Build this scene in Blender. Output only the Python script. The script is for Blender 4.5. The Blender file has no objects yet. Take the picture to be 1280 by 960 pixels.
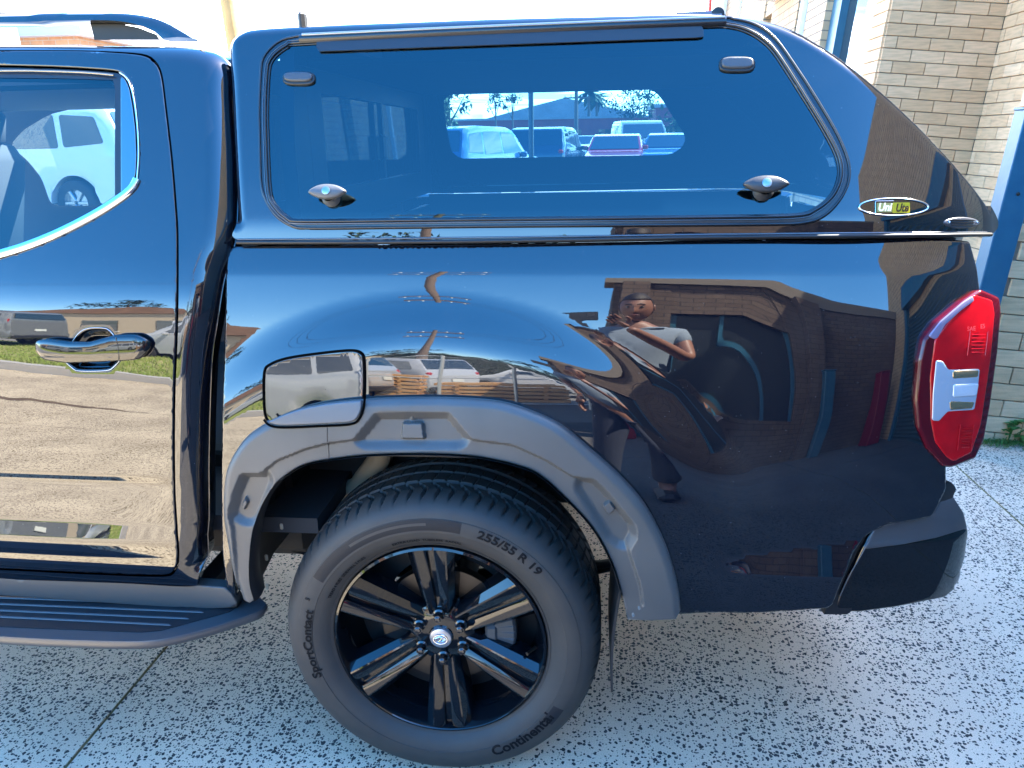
import bpy, bmesh, math, random
import numpy as np
from mathutils import Vector, Matrix
from mathutils.geometry import delaunay_2d_cdt
random.seed(7); np.random.seed(7)
sc = bpy.context.scene
COL = sc.collection
rad = math.radians
# ------------------------------------------------------------------ camera
CC = np.array([0.34293, -1.50136, 1.49445]); PITCH, YAW, ROLL = 0.306649, 0.104917, -0.017999; FPX = 962.0
def _basis():
    cy, sy = math.cos(YAW), math.sin(YAW)
    f0 = np.array([-sy, cy, 0.]); r0 = np.array([cy, sy, 0.]); u0 = np.array([0, 0, 1.])
    f = f0*math.cos(PITCH)-u0*math.sin(PITCH); u = u0*math.cos(PITCH)+f0*math.sin(PITCH)
    return r0*math.cos(ROLL)+u*math.sin(ROLL), -r0*math.sin(ROLL)+u*math.cos(ROLL), f
RR, UU, FF = _basis()
cam_d = bpy.data.cameras.new('camera'); cam = bpy.data.objects.new('camera', cam_d); COL.objects.link(cam); sc.camera = cam
cam_d.sensor_width = 36; cam_d.lens = FPX/1280*36; cam_d.clip_start = 0.02; cam_d.clip_end = 3000
cam.matrix_world = Matrix(((RR[0], UU[0], -FF[0], CC[0]), (RR[1], UU[1], -FF[1], CC[1]), (RR[2], UU[2], -FF[2], CC[2]), (0, 0, 0, 1)))
sc.render.resolution_x = 1024; sc.render.resolution_y = 768
# ------------------------------------------------------------------ sky, sun, exposure
SUN_DIR = np.array([0.55, 0.30, 0.78]); SUN_DIR = SUN_DIR/np.linalg.norm(SUN_DIR)
sc.view_settings.view_transform = 'Standard'; sc.view_settings.look = 'None'; sc.view_settings.gamma = 1
sc.view_settings.exposure = 3.4
sc.render.engine = 'CYCLES'
sc.cycles.caustics_reflective = False; sc.cycles.caustics_refractive = False; sc.cycles.max_bounces = 10; sc.cycles.glossy_bounces = 6; sc.cycles.transparent_max_bounces = 16; sc.cycles.transmission_bounces = 6
world = bpy.data.worlds.new('World'); sc.world = world; world.use_nodes = True
nt = world.node_tree; nt.nodes.clear()
def wn(t, **k):
    n = nt.nodes.new(t)
    for a, b in k.items(): setattr(n, a, b)
    return n
sky = wn('ShaderNodeTexSky', sky_type='NISHITA', sun_disc=False)
sky.sun_elevation = math.asin(SUN_DIR[2]); sky.sun_rotation = math.atan2(SUN_DIR[0], SUN_DIR[1])
sky.air_density = 1.0; sky.dust_density = 0.6; sky.ozone_density = 2.0
hs = wn('ShaderNodeHueSaturation'); hs.inputs['Saturation'].default_value = 1.40; hs.inputs['Value'].default_value = 1.0
tc = wn('ShaderNodeTexCoord'); sep = wn('ShaderNodeSeparateXYZ'); nt.links.new(tc.outputs['Generated'], sep.inputs[0])
# clouds: direction projected on a high plane
mx = wn('ShaderNodeMath', operation='MAXIMUM'); mx.inputs[1].default_value = 0.03; nt.links.new(sep.outputs['Z'], mx.inputs[0])
dx = wn('ShaderNodeMath', operation='DIVIDE'); nt.links.new(sep.outputs['X'], dx.inputs[0]); nt.links.new(mx.outputs[0], dx.inputs[1])
dy = wn('ShaderNodeMath', operation='DIVIDE'); nt.links.new(sep.outputs['Y'], dy.inputs[0]); nt.links.new(mx.outputs[0], dy.inputs[1])
cb = wn('ShaderNodeCombineXYZ'); nt.links.new(dx.outputs[0], cb.inputs[0]); nt.links.new(dy.outputs[0], cb.inputs[1])
nz = wn('ShaderNodeTexNoise'); nz.inputs['Scale'].default_value = 0.42; nz.inputs['Detail'].default_value = 7; nz.inputs['Roughness'].default_value = .55
nt.links.new(cb.outputs[0], nz.inputs['Vector'])
# far more cloud towards the street side (+Y, low), thin elsewhere
thr = wn('ShaderNodeMapRange'); thr.inputs[1].default_value = -0.3; thr.inputs[2].default_value = .75; thr.inputs[3].default_value = .68; thr.inputs[4].default_value = .44
nt.links.new(sep.outputs['Y'], thr.inputs[0])
sub = wn('ShaderNodeMath', operation='SUBTRACT'); nt.links.new(nz.outputs[0], sub.inputs[0]); nt.links.new(thr.outputs[0], sub.inputs[1])
mr = wn('ShaderNodeMapRange'); mr.inputs[1].default_value = 0; mr.inputs[2].default_value = .1; mr.inputs[3].default_value = 0; mr.inputs[4].default_value = .8
nt.links.new(sub.outputs[0], mr.inputs[0])
fade = wn('ShaderNodeMapRange'); fade.inputs[1].default_value = .5; fade.inputs[2].default_value = .75; fade.inputs[3].default_value = 1; fade.inputs[4].default_value = 0
nt.links.new(sep.outputs['Z'], fade.inputs[0])
mfac = wn('ShaderNodeMath', operation='MULTIPLY'); nt.links.new(mr.outputs[0], mfac.inputs[0]); nt.links.new(fade.outputs[0], mfac.inputs[1])
mixc = wn('ShaderNodeMixRGB'); mixc.inputs[2].default_value = (11, 11.2, 11.6, 1)
nt.links.new(mfac.outputs[0], mixc.inputs[0]); nt.links.new(sky.outputs[0], hs.inputs['Color']); nt.links.new(hs.outputs[0], mixc.inputs[1])
bg = wn('ShaderNodeBackground'); bg.inputs['Strength'].default_value = 0.15; nt.links.new(mixc.outputs[0], bg.inputs['Color'])
wo = wn('ShaderNodeOutputWorld'); nt.links.new(bg.outputs[0], wo.inputs[0])
sun_d = bpy.data.lights.new('sun', 'SUN'); sun_d.energy = 5.0; sun_d.angle = rad(0.53); sun_d.color = (1, .93, .80)
sun = bpy.data.objects.new('sun', sun_d); COL.objects.link(sun); sun.location = (5, 5, 12)
sun.rotation_euler = Vector(tuple(SUN_DIR)).to_track_quat('Z', 'Y').to_euler()
# ------------------------------------------------------------------ projection helpers (photo pixel -> place)
def ray(x, y):
    d = (x-640)*RR-(y-480)*UU+FPX*FF
    return d/np.linalg.norm(d)
def PY(x, y, Y): d = ray(x, y); return CC+d*(Y-CC[1])/d[1]
def PZ(x, y, Z): d = ray(x, y); return CC+d*(Z-CC[2])/d[2]
def proj(P):
    d = np.asarray(P, float)-CC; z = d@FF
    return np.stack([640+FPX*(d@RR)/z, 480-FPX*(d@UU)/z], -1)
# ------------------------------------------------------------------ materials
MATS = {}
def mat(name, col=(.5, .5, .5), rough=.5, metal=0, ior=1.5, spec=None, coat=0, bump=None, var=None, trans=0, emit=None, coat_ior=1.5):
    """bump=(scale,strength,dist)  var=(scale, other colour, contrast)"""
    if name in MATS: return MATS[name]
    m = bpy.data.materials.new(name); m.use_nodes = True; n = m.node_tree; b = n.nodes['Principled BSDF']
    b.inputs['Base Color'].default_value = (*col, 1); b.inputs['Roughness'].default_value = rough; b.inputs['Metallic'].default_value = metal
    b.inputs['IOR'].default_value = ior; b.inputs['Coat Weight'].default_value = coat; b.inputs['Coat Roughness'].default_value = .02; b.inputs['Coat IOR'].default_value = coat_ior
    if trans: b.inputs['Transmission Weight'].default_value = trans
    if spec is not None: b.inputs['Specular IOR Level'].default_value = spec
    t = n.nodes.new('ShaderNodeTexCoord')
    if var:
        z = n.nodes.new('ShaderNodeTexNoise'); z.inputs['Scale'].default_value = var[0]; z.inputs['Detail'].default_value = 5
        n.links.new(t.outputs['Object'], z.inputs['Vector'])
        r = n.nodes.new('ShaderNodeMapRange'); c = var[2] if len(var) > 2 else .2
        r.inputs[1].default_value = .5-c; r.inputs[2].default_value = .5+c; n.links.new(z.outputs[0], r.inputs[0])
        x = n.nodes.new('ShaderNodeMixRGB'); x.inputs[1].default_value = (*col, 1); x.inputs[2].default_value = (*var[1], 1)
        n.links.new(r.outputs[0], x.inputs[0]); n.links.new(x.outputs[0], b.inputs['Base Color'])
    if bump:
        z = n.nodes.new('ShaderNodeTexNoise'); z.inputs['Scale'].default_value = bump[0]; z.inputs['Detail'].default_value = 4
        n.links.new(t.outputs['Object'], z.inputs['Vector'])
        u = n.nodes.new('ShaderNodeBump'); u.inputs['Strength'].default_value = bump[1]; u.inputs['Distance'].default_value = bump[2]
        n.links.new(z.outputs[0], u.inputs['Height']); n.links.new(u.outputs[0], b.inputs['Normal'])
    if emit:
        b.inputs['Emission Color'].default_value = (*emit[:3], 1); b.inputs['Emission Strength'].default_value = emit[3]
    MATS[name] = m
    return m
def glass_mat(name, tint, ior=1.5, refl_tint=(1, 1, 1), haze=0):
    m = bpy.data.materials.new(name); m.use_nodes = True; n = m.node_tree; n.nodes.clear()
    o = n.nodes.new('ShaderNodeOutputMaterial'); x = n.nodes.new('ShaderNodeMixShader'); f = n.nodes.new('ShaderNodeFresnel'); f.inputs[0].default_value = ior
    t = n.nodes.new('ShaderNodeBsdfTransparent'); t.inputs[0].default_value = (*tint, 1)
    g = n.nodes.new('ShaderNodeBsdfGlossy'); g.inputs['Roughness'].default_value = 0.0; g.inputs[0].default_value = (*refl_tint, 1)
    n.links.new(f.outputs[0], x.inputs[0]); n.links.new(t.outputs[0], x.inputs[1]); n.links.new(g.outputs[0], x.inputs[2]); n.links.new(x.outputs[0], o.inputs[0])
    MATS[name] = m
    return m
def paint_mat():
    """black gloss clear coat with very faint orange peel, dust specks and swirl haze"""
    m = bpy.data.materials.new('black_paint'); m.use_nodes = True; n = m.node_tree; b = n.nodes['Principled BSDF']
    b.inputs['Base Color'].default_value = (.004, .005, .009, 1); b.inputs['Roughness'].default_value = .012; b.inputs['IOR'].default_value = 1.86
    t = n.nodes.new('ShaderNodeTexCoord')
    z = n.nodes.new('ShaderNodeTexNoise'); z.inputs['Scale'].default_value = 260; n.links.new(t.outputs['Object'], z.inputs['Vector'])
    z2 = n.nodes.new('ShaderNodeTexNoise'); z2.inputs['Scale'].default_value = 7; z2.inputs['Detail'].default_value = 1; n.links.new(t.outputs['Object'], z2.inputs['Vector'])
    ma = n.nodes.new('ShaderNodeMath'); ma.operation = 'MULTIPLY_ADD'; ma.inputs[1].default_value = 0.004; n.links.new(z.outputs[0], ma.inputs[0]); n.links.new(z2.outputs[0], ma.inputs[2])
    u = n.nodes.new('ShaderNodeBump'); u.inputs['Strength'].default_value = .35; u.inputs['Distance'].default_value = .0012
    n.links.new(ma.outputs[0], u.inputs['Height']); n.links.new(u.outputs[0], b.inputs['Normal'])
    # dust: tiny voronoi specks plus soft haze
    v = n.nodes.new('ShaderNodeTexVoronoi'); v.inputs['Scale'].default_value = 110; n.links.new(t.outputs['Object'], v.inputs['Vector'])
    w = n.nodes.new('ShaderNodeTexNoise'); w.inputs['Scale'].default_value = 3.2; w.inputs['Detail'].default_value = 6; n.links.new(t.outputs['Object'], w.inputs['Vector'])
    r = n.nodes.new('ShaderNodeMapRange'); r.inputs[1].default_value = .10; r.inputs[2].default_value = .03; n.links.new(v.outputs['Distance'], r.inputs[0])
    sp = n.nodes.new('ShaderNodeSeparateXYZ'); n.links.new(v.outputs['Color'], sp.inputs[0])
    g = n.nodes.new('ShaderNodeMath'); g.operation = 'GREATER_THAN'; g.inputs[1].default_value = .90; n.links.new(sp.outputs[0], g.inputs[0])
    k = n.nodes.new('ShaderNodeMath'); k.operation = 'MULTIPLY'; n.links.new(r.outputs[0], k.inputs[0]); n.links.new(g.outputs[0], k.inputs[1])
    r2 = n.nodes.new('ShaderNodeMapRange'); r2.inputs[1].default_value = .55; r2.inputs[2].default_value = .8; r2.inputs[3].default_value = 0; r2.inputs[4].default_value = .05; n.links.new(w.outputs[0], r2.inputs[0])
    ad = n.nodes.new('ShaderNodeMath'); ad.operation = 'MULTIPLY_ADD'; ad.inputs[1].default_value = .55; n.links.new(k.outputs[0], ad.inputs[0]); n.links.new(r2.outputs[0], ad.inputs[2])
    x = n.nodes.new('ShaderNodeMixRGB'); x.inputs[1].default_value = (.004, .005, .009, 1); x.inputs[2].default_value = (.35, .33, .3, 1)
    n.links.new(ad.outputs[0], x.inputs[0]); n.links.new(x.outputs[0], b.inputs['Base Color'])
    MATS['black_paint'] = m
    return m
def concrete_mat(name, base, stone, dens=.55, scale=95, base2=None, rough=.85):
    """exposed aggregate concrete: dark chips set in pale cement"""
    m = bpy.data.materials.new(name); m.use_nodes = True; n = m.node_tree; b = n.nodes['Principled BSDF']; b.inputs['Roughness'].default_value = rough
    t = n.nodes.new('ShaderNodeTexCoord'); L = n.links.new
    wz = n.nodes.new('ShaderNodeTexNoise'); wz.inputs['Scale'].default_value = 60; L(t.outputs['Object'], wz.inputs['Vector'])
    wa = n.nodes.new('ShaderNodeMixRGB'); wa.blend_type = 'ADD'; wa.inputs[0].default_value = .012; L(t.outputs['Object'], wa.inputs[1]); L(wz.outputs['Color'], wa.inputs[2])
    def stones(sc_, th, edge, seedoff):
        mp = n.nodes.new('ShaderNodeMapping'); mp.inputs['Location'].default_value = (seedoff, seedoff*.7, 0); L(wa.outputs[0], mp.inputs['Vector'])
        v = n.nodes.new('ShaderNodeTexVoronoi'); v.inputs['Scale'].default_value = sc_; v.inputs['Randomness'].default_value = 1; v.voronoi_dimensions = '2D'; L(mp.outputs[0], v.inputs['Vector'])
        s = n.nodes.new('ShaderNodeSeparateXYZ'); L(v.outputs['Color'], s.inputs[0])
        lm_ = n.nodes.new('ShaderNodeTexNoise'); lm_.inputs['Scale'].default_value = 1.7; lm_.inputs['Detail'].default_value = 3; L(t.outputs['Object'], lm_.inputs['Vector'])
        tt = n.nodes.new('ShaderNodeMapRange'); tt.inputs[1].default_value = .35; tt.inputs[2].default_value = .65; tt.inputs[3].default_value = th+.22; tt.inputs[4].default_value = th-.22; L(lm_.outputs[0], tt.inputs[0])
        g = n.nodes.new('ShaderNodeMath'); g.operation = 'GREATER_THAN'; L(s.outputs[0], g.inputs[0]); L(tt.outputs[0], g.inputs[1])
        sz = n.nodes.new('ShaderNodeMath'); sz.operation = 'MULTIPLY_ADD'; sz.inputs[1].default_value = .28; sz.inputs[2].default_value = edge; L(s.outputs[1], sz.inputs[0])
        c = n.nodes.new('ShaderNodeMath'); c.operation = 'LESS_THAN'; L(v.outputs['Distance'], c.inputs[0]); L(sz.outputs[0], c.inputs[1])
        k = n.nodes.new('ShaderNodeMath'); k.operation = 'MULTIPLY'; L(g.outputs[0], k.inputs[0]); L(c.outputs[0], k.inputs[1])
        return k, s
    k1, s1 = stones(scale, 1-dens, .16, 0); k2, s2 = stones(scale*1.9, 1-dens*.9, .15, 3.3)
    mxx = n.nodes.new('ShaderNodeMath'); mxx.operation = 'MAXIMUM'; L(k1.outputs[0], mxx.inputs[0]); L(k2.outputs[0], mxx.inputs[1])
    z = n.nodes.new('ShaderNodeTexNoise'); z.inputs['Scale'].default_value = 2.3; z.inputs['Detail'].default_value = 8; L(t.outputs['Object'], z.inputs['Vector'])
    f = n.nodes.new('ShaderNodeTexNoise'); f.inputs['Scale'].default_value = 420; f.inputs['Detail'].default_value = 2; L(t.outputs['Object'], f.inputs['Vector'])
    a = n.nodes.new('ShaderNodeMixRGB'); a.inputs[1].default_value = (*base, 1); a.inputs[2].default_value = (*(base2 or tuple(c*.78 for c in base)), 1)
    rz = n.nodes.new('ShaderNodeMapRange'); rz.inputs[1].default_value = .35; rz.inputs[2].default_value = .7; L(z.outputs[0], rz.inputs[0]); L(rz.outputs[0], a.inputs[0])
    a2 = n.nodes.new('ShaderNodeMixRGB'); a2.blend_type = 'MULTIPLY'; a2.inputs[0].default_value = .55; L(a.outputs[0], a2.inputs[1])
    rf = n.nodes.new('ShaderNodeMapRange'); rf.inputs[1].default_value = .35; rf.inputs[2].default_value = .6; rf.inputs[3].default_value = .45; rf.inputs[4].default_value = 1.1; L(f.outputs[0], rf.inputs[0]); L(rf.outputs[0], a2.inputs[2])
    sc2 = n.nodes.new('ShaderNodeMixRGB'); sc2.inputs[1].default_value = (*stone, 1); sc2.inputs[2].default_value = tuple(c*2.6+.015 for c in stone)+(1,); L(s1.outputs[2], sc2.inputs[0])
    o = n.nodes.new('ShaderNodeMixRGB'); L(mxx.outputs[0], o.inputs[0]); L(a2.outputs[0], o.inputs[1]); L(sc2.outputs[0], o.inputs[2]); L(o.outputs[0], b.inputs['Base Color'])
    u = n.nodes.new('ShaderNodeBump'); u.inputs['Strength'].default_value = .5; u.inputs['Distance'].default_value = .003
    h = n.nodes.new('ShaderNodeMath'); h.operation = 'MULTIPLY_ADD'; h.inputs[1].default_value = .6; L(f.outputs[0], h.inputs[0]); L(mxx.outputs[0], h.inputs[2]); L(h.outputs[0], u.inputs['Height']); L(u.outputs[0], b.inputs['Normal'])
    MATS[name] = m
    return m
def brick_mat(name, c1, c2, mortar, rot=False, bw=.24, bh=.086):
    m = bpy.data.materials.new(name); m.use_nodes = True; n = m.node_tree; b = n.nodes['Principled BSDF']; b.inputs['Roughness'].default_value = .9; L = n.links.new
    t = n.nodes.new('ShaderNodeTexCoord'); s = n.nodes.new('ShaderNodeSeparateXYZ'); L(t.outputs['Object'], s.inputs[0]); c = n.nodes.new('ShaderNodeCombineXYZ')
    ad = n.nodes.new('ShaderNodeMath'); ad.operation = 'ADD'; L(s.outputs['X'], ad.inputs[0]); L(s.outputs['Y'], ad.inputs[1])
    L(ad.outputs[0], c.inputs[0]); L(s.outputs['Z'], c.inputs[1])
    k = n.nodes.new('ShaderNodeTexBrick'); k.inputs['Scale'].default_value = 1; k.inputs['Brick Width'].default_value = bw; k.inputs['Row Height'].default_value = bh; k.inputs['Mortar Size'].default_value = .006
    k.inputs['Color1'].default_value = (*c1, 1); k.inputs['Color2'].default_value = (*c2, 1); k.inputs['Mortar'].default_value = (*mortar, 1); L(c.outputs[0], k.inputs['Vector'])
    z = n.nodes.new('ShaderNodeTexNoise'); z.inputs['Scale'].default_value = 9; z.inputs['Detail'].default_value = 6; L(t.outputs['Object'], z.inputs['Vector'])
    x = n.nodes.new('ShaderNodeMixRGB'); x.blend_type = 'MULTIPLY'; x.inputs[0].default_value = .5; L(k.outputs[0], x.inputs[1]); L(z.outputs[0], x.inputs[2])
    g = n.nodes.new('ShaderNodeGamma'); g.inputs[1].default_value = .9; L(x.outputs[0], g.inputs[0]); L(g.outputs[0], b.inputs['Base Color'])
    u = n.nodes.new('ShaderNodeBump'); u.inputs['Strength'].default_value = .6; u.inputs['Distance'].default_value = .006; u.invert = True; L(k.outputs['Fac'], u.inputs['Height']); L(u.outputs[0], b.inputs['Normal'])
    MATS[name] = m
    return m
PAINT = paint_mat()
GREY = mat('grey_plastic', (.092, .088, .083), .37, bump=(900, .35, .0008), var=(7, (.068, .067, .066)))
GREY_T = mat('textured_plastic', (.050, .050, .054), .5, bump=(1400, .5, .001))
BLACKP = mat('black_plastic', (.012, .012, .014), .45, bump=(700, .2, .0005))
GLOSSB = mat('gloss_black', (.003, .003, .004), .03, ior=1.7)
RUBBER = mat('rubber', (.014, .015, .017), .5, bump=(300, .15, .0004))
SEAL = mat('rubber_seal', (.008, .009, .012), .24, ior=1.6)
TYRE = mat('tyre_rubber', (.030, .028, .027), .62, bump=(500, .25, .0006), var=(14, (.043, .037, .032), .2))
TYRE_D = mat('tyre_lettering', (.006, .0065, .008), .5, spec=.12)
CHROME = mat('chrome', (.85, .86, .88), .08, 1)
CHROME_D = mat('dark_chrome', (.42, .43, .46), .09, 1)
STEEL = mat('steel', (.05, .05, .055), .38, 1, bump=(60, .2, .001), var=(8, (.08, .07, .06)))
CAST = mat('cast_iron', (.02, .02, .021), .6, .4, bump=(80, .4, .001))
DARK = mat('underbody', (.01, .01, .012), .8, bump=(60, .4, .002), var=(9, (.025, .022, .02)))
INTER = mat('interior_trim', (.02, .022, .026), .8)
SEATF = mat('seat_fabric', (.03, .032, .038), .85, bump=(400, .4, .001))
WIN = glass_mat('tinted_window', (.20, .38, .48), 1.78, (.60, .92, 1))
WINC = glass_mat('cab_window', (.50, .70, .80), 1.7, (.62, .95, 1))
WINF = glass_mat('far_window', (.46, .60, .66), 1.5)
WHITEP = mat('white_paint', (.75, .75, .74), .12, coat=1)
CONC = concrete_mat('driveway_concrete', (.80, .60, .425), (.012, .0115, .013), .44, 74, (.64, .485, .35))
CONCP = concrete_mat('sunlit_concrete', (.66, .55, .38), (.09, .065, .04), .50, 60, (.50, .41, .28))  # same driveway concrete, sunlight put into a paler tan colour
CONCD = concrete_mat('shaded_concrete', (.15, .135, .12), (.012, .0155, .018), .46, 74)  # same driveway concrete, shade put into a darker colour
# ------------------------------------------------------------------ object helpers
def tag(o, label=None, cat=None, group=None, kind=None):
    if label: o['label'] = label
    if cat: o['category'] = cat
    if group: o['group'] = group
    if kind: o['kind'] = kind
    return o
def empty(name, loc=(0, 0, 0), rot=(0, 0, 0)):
    o = bpy.data.objects.new(name, None); COL.objects.link(o); o.location = loc; o.rotation_euler = rot; o.empty_display_size = .1
    return o
def link(name, me, parent=None):
    o = bpy.data.objects.new(name, me); COL.objects.link(o)
    if parent is not None: o.parent = parent
    return o
def mesh_obj(name, V, F, m, parent=None, smooth=False, normals=None, angle=None):
    me = bpy.data.meshes.new(name); me.from_pydata([tuple(map(float, v)) for v in V], [], F); me.materials.append(m)
    if smooth: me.polygons.foreach_set('use_smooth', [True]*len(me.polygons))
    me.update()
    if normals is not None: me.normals_split_custom_set_from_vertices([tuple(map(float, q)) for q in normals])
    elif angle is not None: me.set_sharp_from_angle(angle=rad(angle))
    return link(name, me, parent)
class MB:
    def __init__(s): s.v = []; s.f = []
    def add(s, V, F):
        b = len(s.v); s.v += [tuple(map(float, q)) for q in V]; s.f += [tuple(b+i for i in f) for f in F]; return s
    def box(s, c, d, R=None, bev=0):
        hx, hy, hz = d[0]/2, d[1]/2, d[2]/2
        if bev <= 0:
            V = [(x, y, z) for x in (-hx, hx) for y in (-hy, hy) for z in (-hz, hz)]
            F = [(0, 1, 3, 2), (4, 6, 7, 5), (0, 4, 5, 1), (2, 3, 7, 6), (0, 2, 6, 4), (1, 5, 7, 3)]
        else:
            bm = bmesh.new(); bmesh.ops.create_cube(bm, size=1)
            for q in bm.verts: q.co = Vector((q.co.x*d[0], q.co.y*d[1], q.co.z*d[2]))
            bmesh.ops.bevel(bm, geom=bm.edges[:], offset=min(bev, hx*.9, hy*.9, hz*.9), segments=1, affect='EDGES'); bm.verts.index_update()
            V = [tuple(q.co) for q in bm.verts]; F = [tuple(x.index for x in f.verts) for f in bm.faces]; bm.free()
        if R is not None: V = [tuple(R@Vector(q)) for q in V]
        return s.add([(q[0]+c[0], q[1]+c[1], q[2]+c[2]) for q in V], F)
    def tube(s, pts, r, n=10, cap=True, flat=1):
        pts = [Vector(tuple(map(float, p))) for p in pts]; k = len(pts); rr = r if isinstance(r, (list, tuple)) else [r]*k
        V = []; prev = None
        for i, p in enumerate(pts):
            t = (pts[min(i+1, k-1)]-pts[max(i-1, 0)]).normalized()
            if prev is None:
                a = Vector((0, 0, 1)) if abs(t.z) < .9 else Vector((0, 1, 0)); u = t.cross(a).normalized()
            else: u = (prev-t*prev.dot(t)).normalized()
            prev = u; w = t.cross(u)
            V += [tuple(p+(u*math.cos(2*math.pi*j/n)+w*math.sin(2*math.pi*j/n)*flat)*rr[i]) for j in range(n)]
        F = [(i*n+j, i*n+(j+1) % n, (i+1)*n+(j+1) % n, (i+1)*n+j) for i in range(k-1) for j in range(n)]
        if cap: F += [tuple(range(n))[::-1], tuple((k-1)*n+j for j in range(n))]
        return s.add(V, F)
    def lathe(s, prof, c=(0, 0, 0), n=48, axis='Y', a0=0, a1=360):
        full = abs(a1-a0-360) < 1e-6; V = []; m = n if full else n+1
        for j in range(m):
            a = rad(a0+(a1-a0)*j/n)
            for (r, h) in prof:
                if axis == 'Y': V.append((c[0]+r*math.cos(a), c[1]+h, c[2]+r*math.sin(a)))
                elif axis == 'Z': V.append((c[0]+r*math.cos(a), c[1]+r*math.sin(a), c[2]+h))
                else: V.append((c[0]+h, c[1]+r*math.cos(a), c[2]+r*math.sin(a)))
        k = len(prof); F = [(j*k+i, ((j+1) % m)*k+i, ((j+1) % m)*k+i+1, j*k+i+1) for j in range(n) for i in range(k-1)]
        return s.add(V, F)
    def prism(s, poly, lo, hi, axis='Z', R=None, c=(0, 0, 0)):
        k = len(poly)
        def P(a, b, h): return {'Z': (a, b, h), 'Y': (a, h, b), 'X': (h, a, b)}[axis]
        V = [P(a, b, lo) for a, b in poly]+[P(a, b, hi) for a, b in poly]
        if R is not None: V = [tuple(R@Vector(q)) for q in V]
        V = [(q[0]+c[0], q[1]+c[1], q[2]+c[2]) for q in V]
        return s.add(V, [tuple(range(k))[::-1], tuple(range(k, 2*k))]+[(i, (i+1) % k, k+(i+1) % k, k+i) for i in range(k)])
    def grid(s, P):
        a, b = P.shape[:2]
        return s.add(P.reshape(-1, 3), [(i*b+j, i*b+j+1, (i+1)*b+j+1, (i+1)*b+j) for i in range(a-1) for j in range(b-1)])
    def build(s, name, m, parent=None, smooth=False, angle=35, fix=True, bevel=0):
        me = bpy.data.meshes.new(name); me.from_pydata(s.v, [], s.f); me.materials.append(m)
        if fix:
            bm = bmesh.new(); bm.from_mesh(me); bmesh.ops.recalc_face_normals(bm, faces=bm.faces[:]); bm.to_mesh(me); bm.free()
        if smooth:
            me.polygons.foreach_set('use_smooth', [True]*len(me.polygons))
            if angle: me.set_sharp_from_angle(angle=rad(angle))
        o = link(name, me, parent)
        if bevel:
            d = o.modifiers.new('bevel', 'BEVEL'); d.width = bevel; d.segments = 2; d.limit_method = 'ANGLE'
        return o
# ------------------------------------------------------------------ curved body surfaces
class Surf:
    """plan curve (arc length s, heading alpha) swept with an inward profile o(z) whose tilt n(z) is listed in degrees"""
    def __init__(S, prof, plan, y0=0., zref=None, extra=None):
        z = np.linspace(.2, 2.0, 3601); P = sorted(prof); n = np.interp(z, [p[0] for p in P], [p[1] for p in P])
        k = np.ones(9)/9; n = np.convolve(np.pad(n, 4, 'edge'), k, 'valid')
        o = np.concatenate([[0], np.cumsum(np.tan(np.radians((n[1:]+n[:-1])/2))*np.diff(z))])
        S.z, S.o = z, o-(np.interp(zref, z, o) if zref else o.min()); S.y0 = y0
        s = np.linspace(-4, 1.8, 5801); a = np.radians(np.interp(s, [p[0] for p in plan], [p[1] for p in plan]))
        i0 = 4000; X = np.concatenate([[0], np.cumsum(np.cos((a[1:]+a[:-1])/2)*np.diff(s))]); Y = np.concatenate([[0], np.cumsum(np.sin((a[1:]+a[:-1])/2)*np.diff(s))])
        S.s, S.X, S.Y, S.a = s, X-X[i0], Y-Y[i0], a; S.extra = extra
    def base(S, s, z):
        X = np.interp(s, S.s, S.X); Y = np.interp(s, S.s, S.Y); a = np.interp(s, S.s, S.a); o = np.interp(z, S.z, S.o)+S.y0
        if S.extra is not None: o = o+S.extra(s, z)
        return np.stack([X-np.sin(a)*o, Y+np.cos(a)*o, z], -1)
    def nrm(S, s, z, e=.0015):
        a = S.base(s+e, z)-S.base(s-e, z); b = S.base(s, z+e)-S.base(s, z-e); n = np.cross(a, b)
        n /= np.linalg.norm(n, axis=-1, keepdims=True); n[n[..., 1] > 0] *= 1
        return n
    def at(S, px, py):
        """(s,z) where the sight line of a photo pixel meets the surface"""
        px = np.atleast_1d(np.asarray(px, float)); py = np.atleast_1d(np.asarray(py, float))
        Q = np.array([PY(a, b, S.y0+.06) for a, b in zip(px, py)]); s, z = Q[:, 0].copy(), Q[:, 2].copy(); T = np.stack([px, py], -1); h = 1e-4
        for _ in range(22):
            r = proj(S.base(s, z))-T; A = (proj(S.base(s+h, z))-proj(S.base(s-h, z)))/(2*h); B = (proj(S.base(s, z+h))-proj(S.base(s, z-h)))/(2*h)
            det = A[:, 0]*B[:, 1]-A[:, 1]*B[:, 0]; det = np.where(np.abs(det) < 1e3, 1e3*np.sign(det+1e-9), det)
            ds = -(r[:, 0]*B[:, 1]-r[:, 1]*B[:, 0])/det; dz = -(A[:, 0]*r[:, 1]-A[:, 1]*r[:, 0])/det
            s += np.clip(ds, -.05, .05); z += np.clip(dz, -.05, .05)
        return np.stack([s, z], -1)
    def pts(S, px): px = np.asarray(px, float); return S.at(px[:, 0], px[:, 1])
    def P(S, px, py, lift=0):
        q = S.at(px, py); return (S.base(q[:, 0], q[:, 1])+S.nrm(q[:, 0], q[:, 1])*lift)[0]
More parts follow.
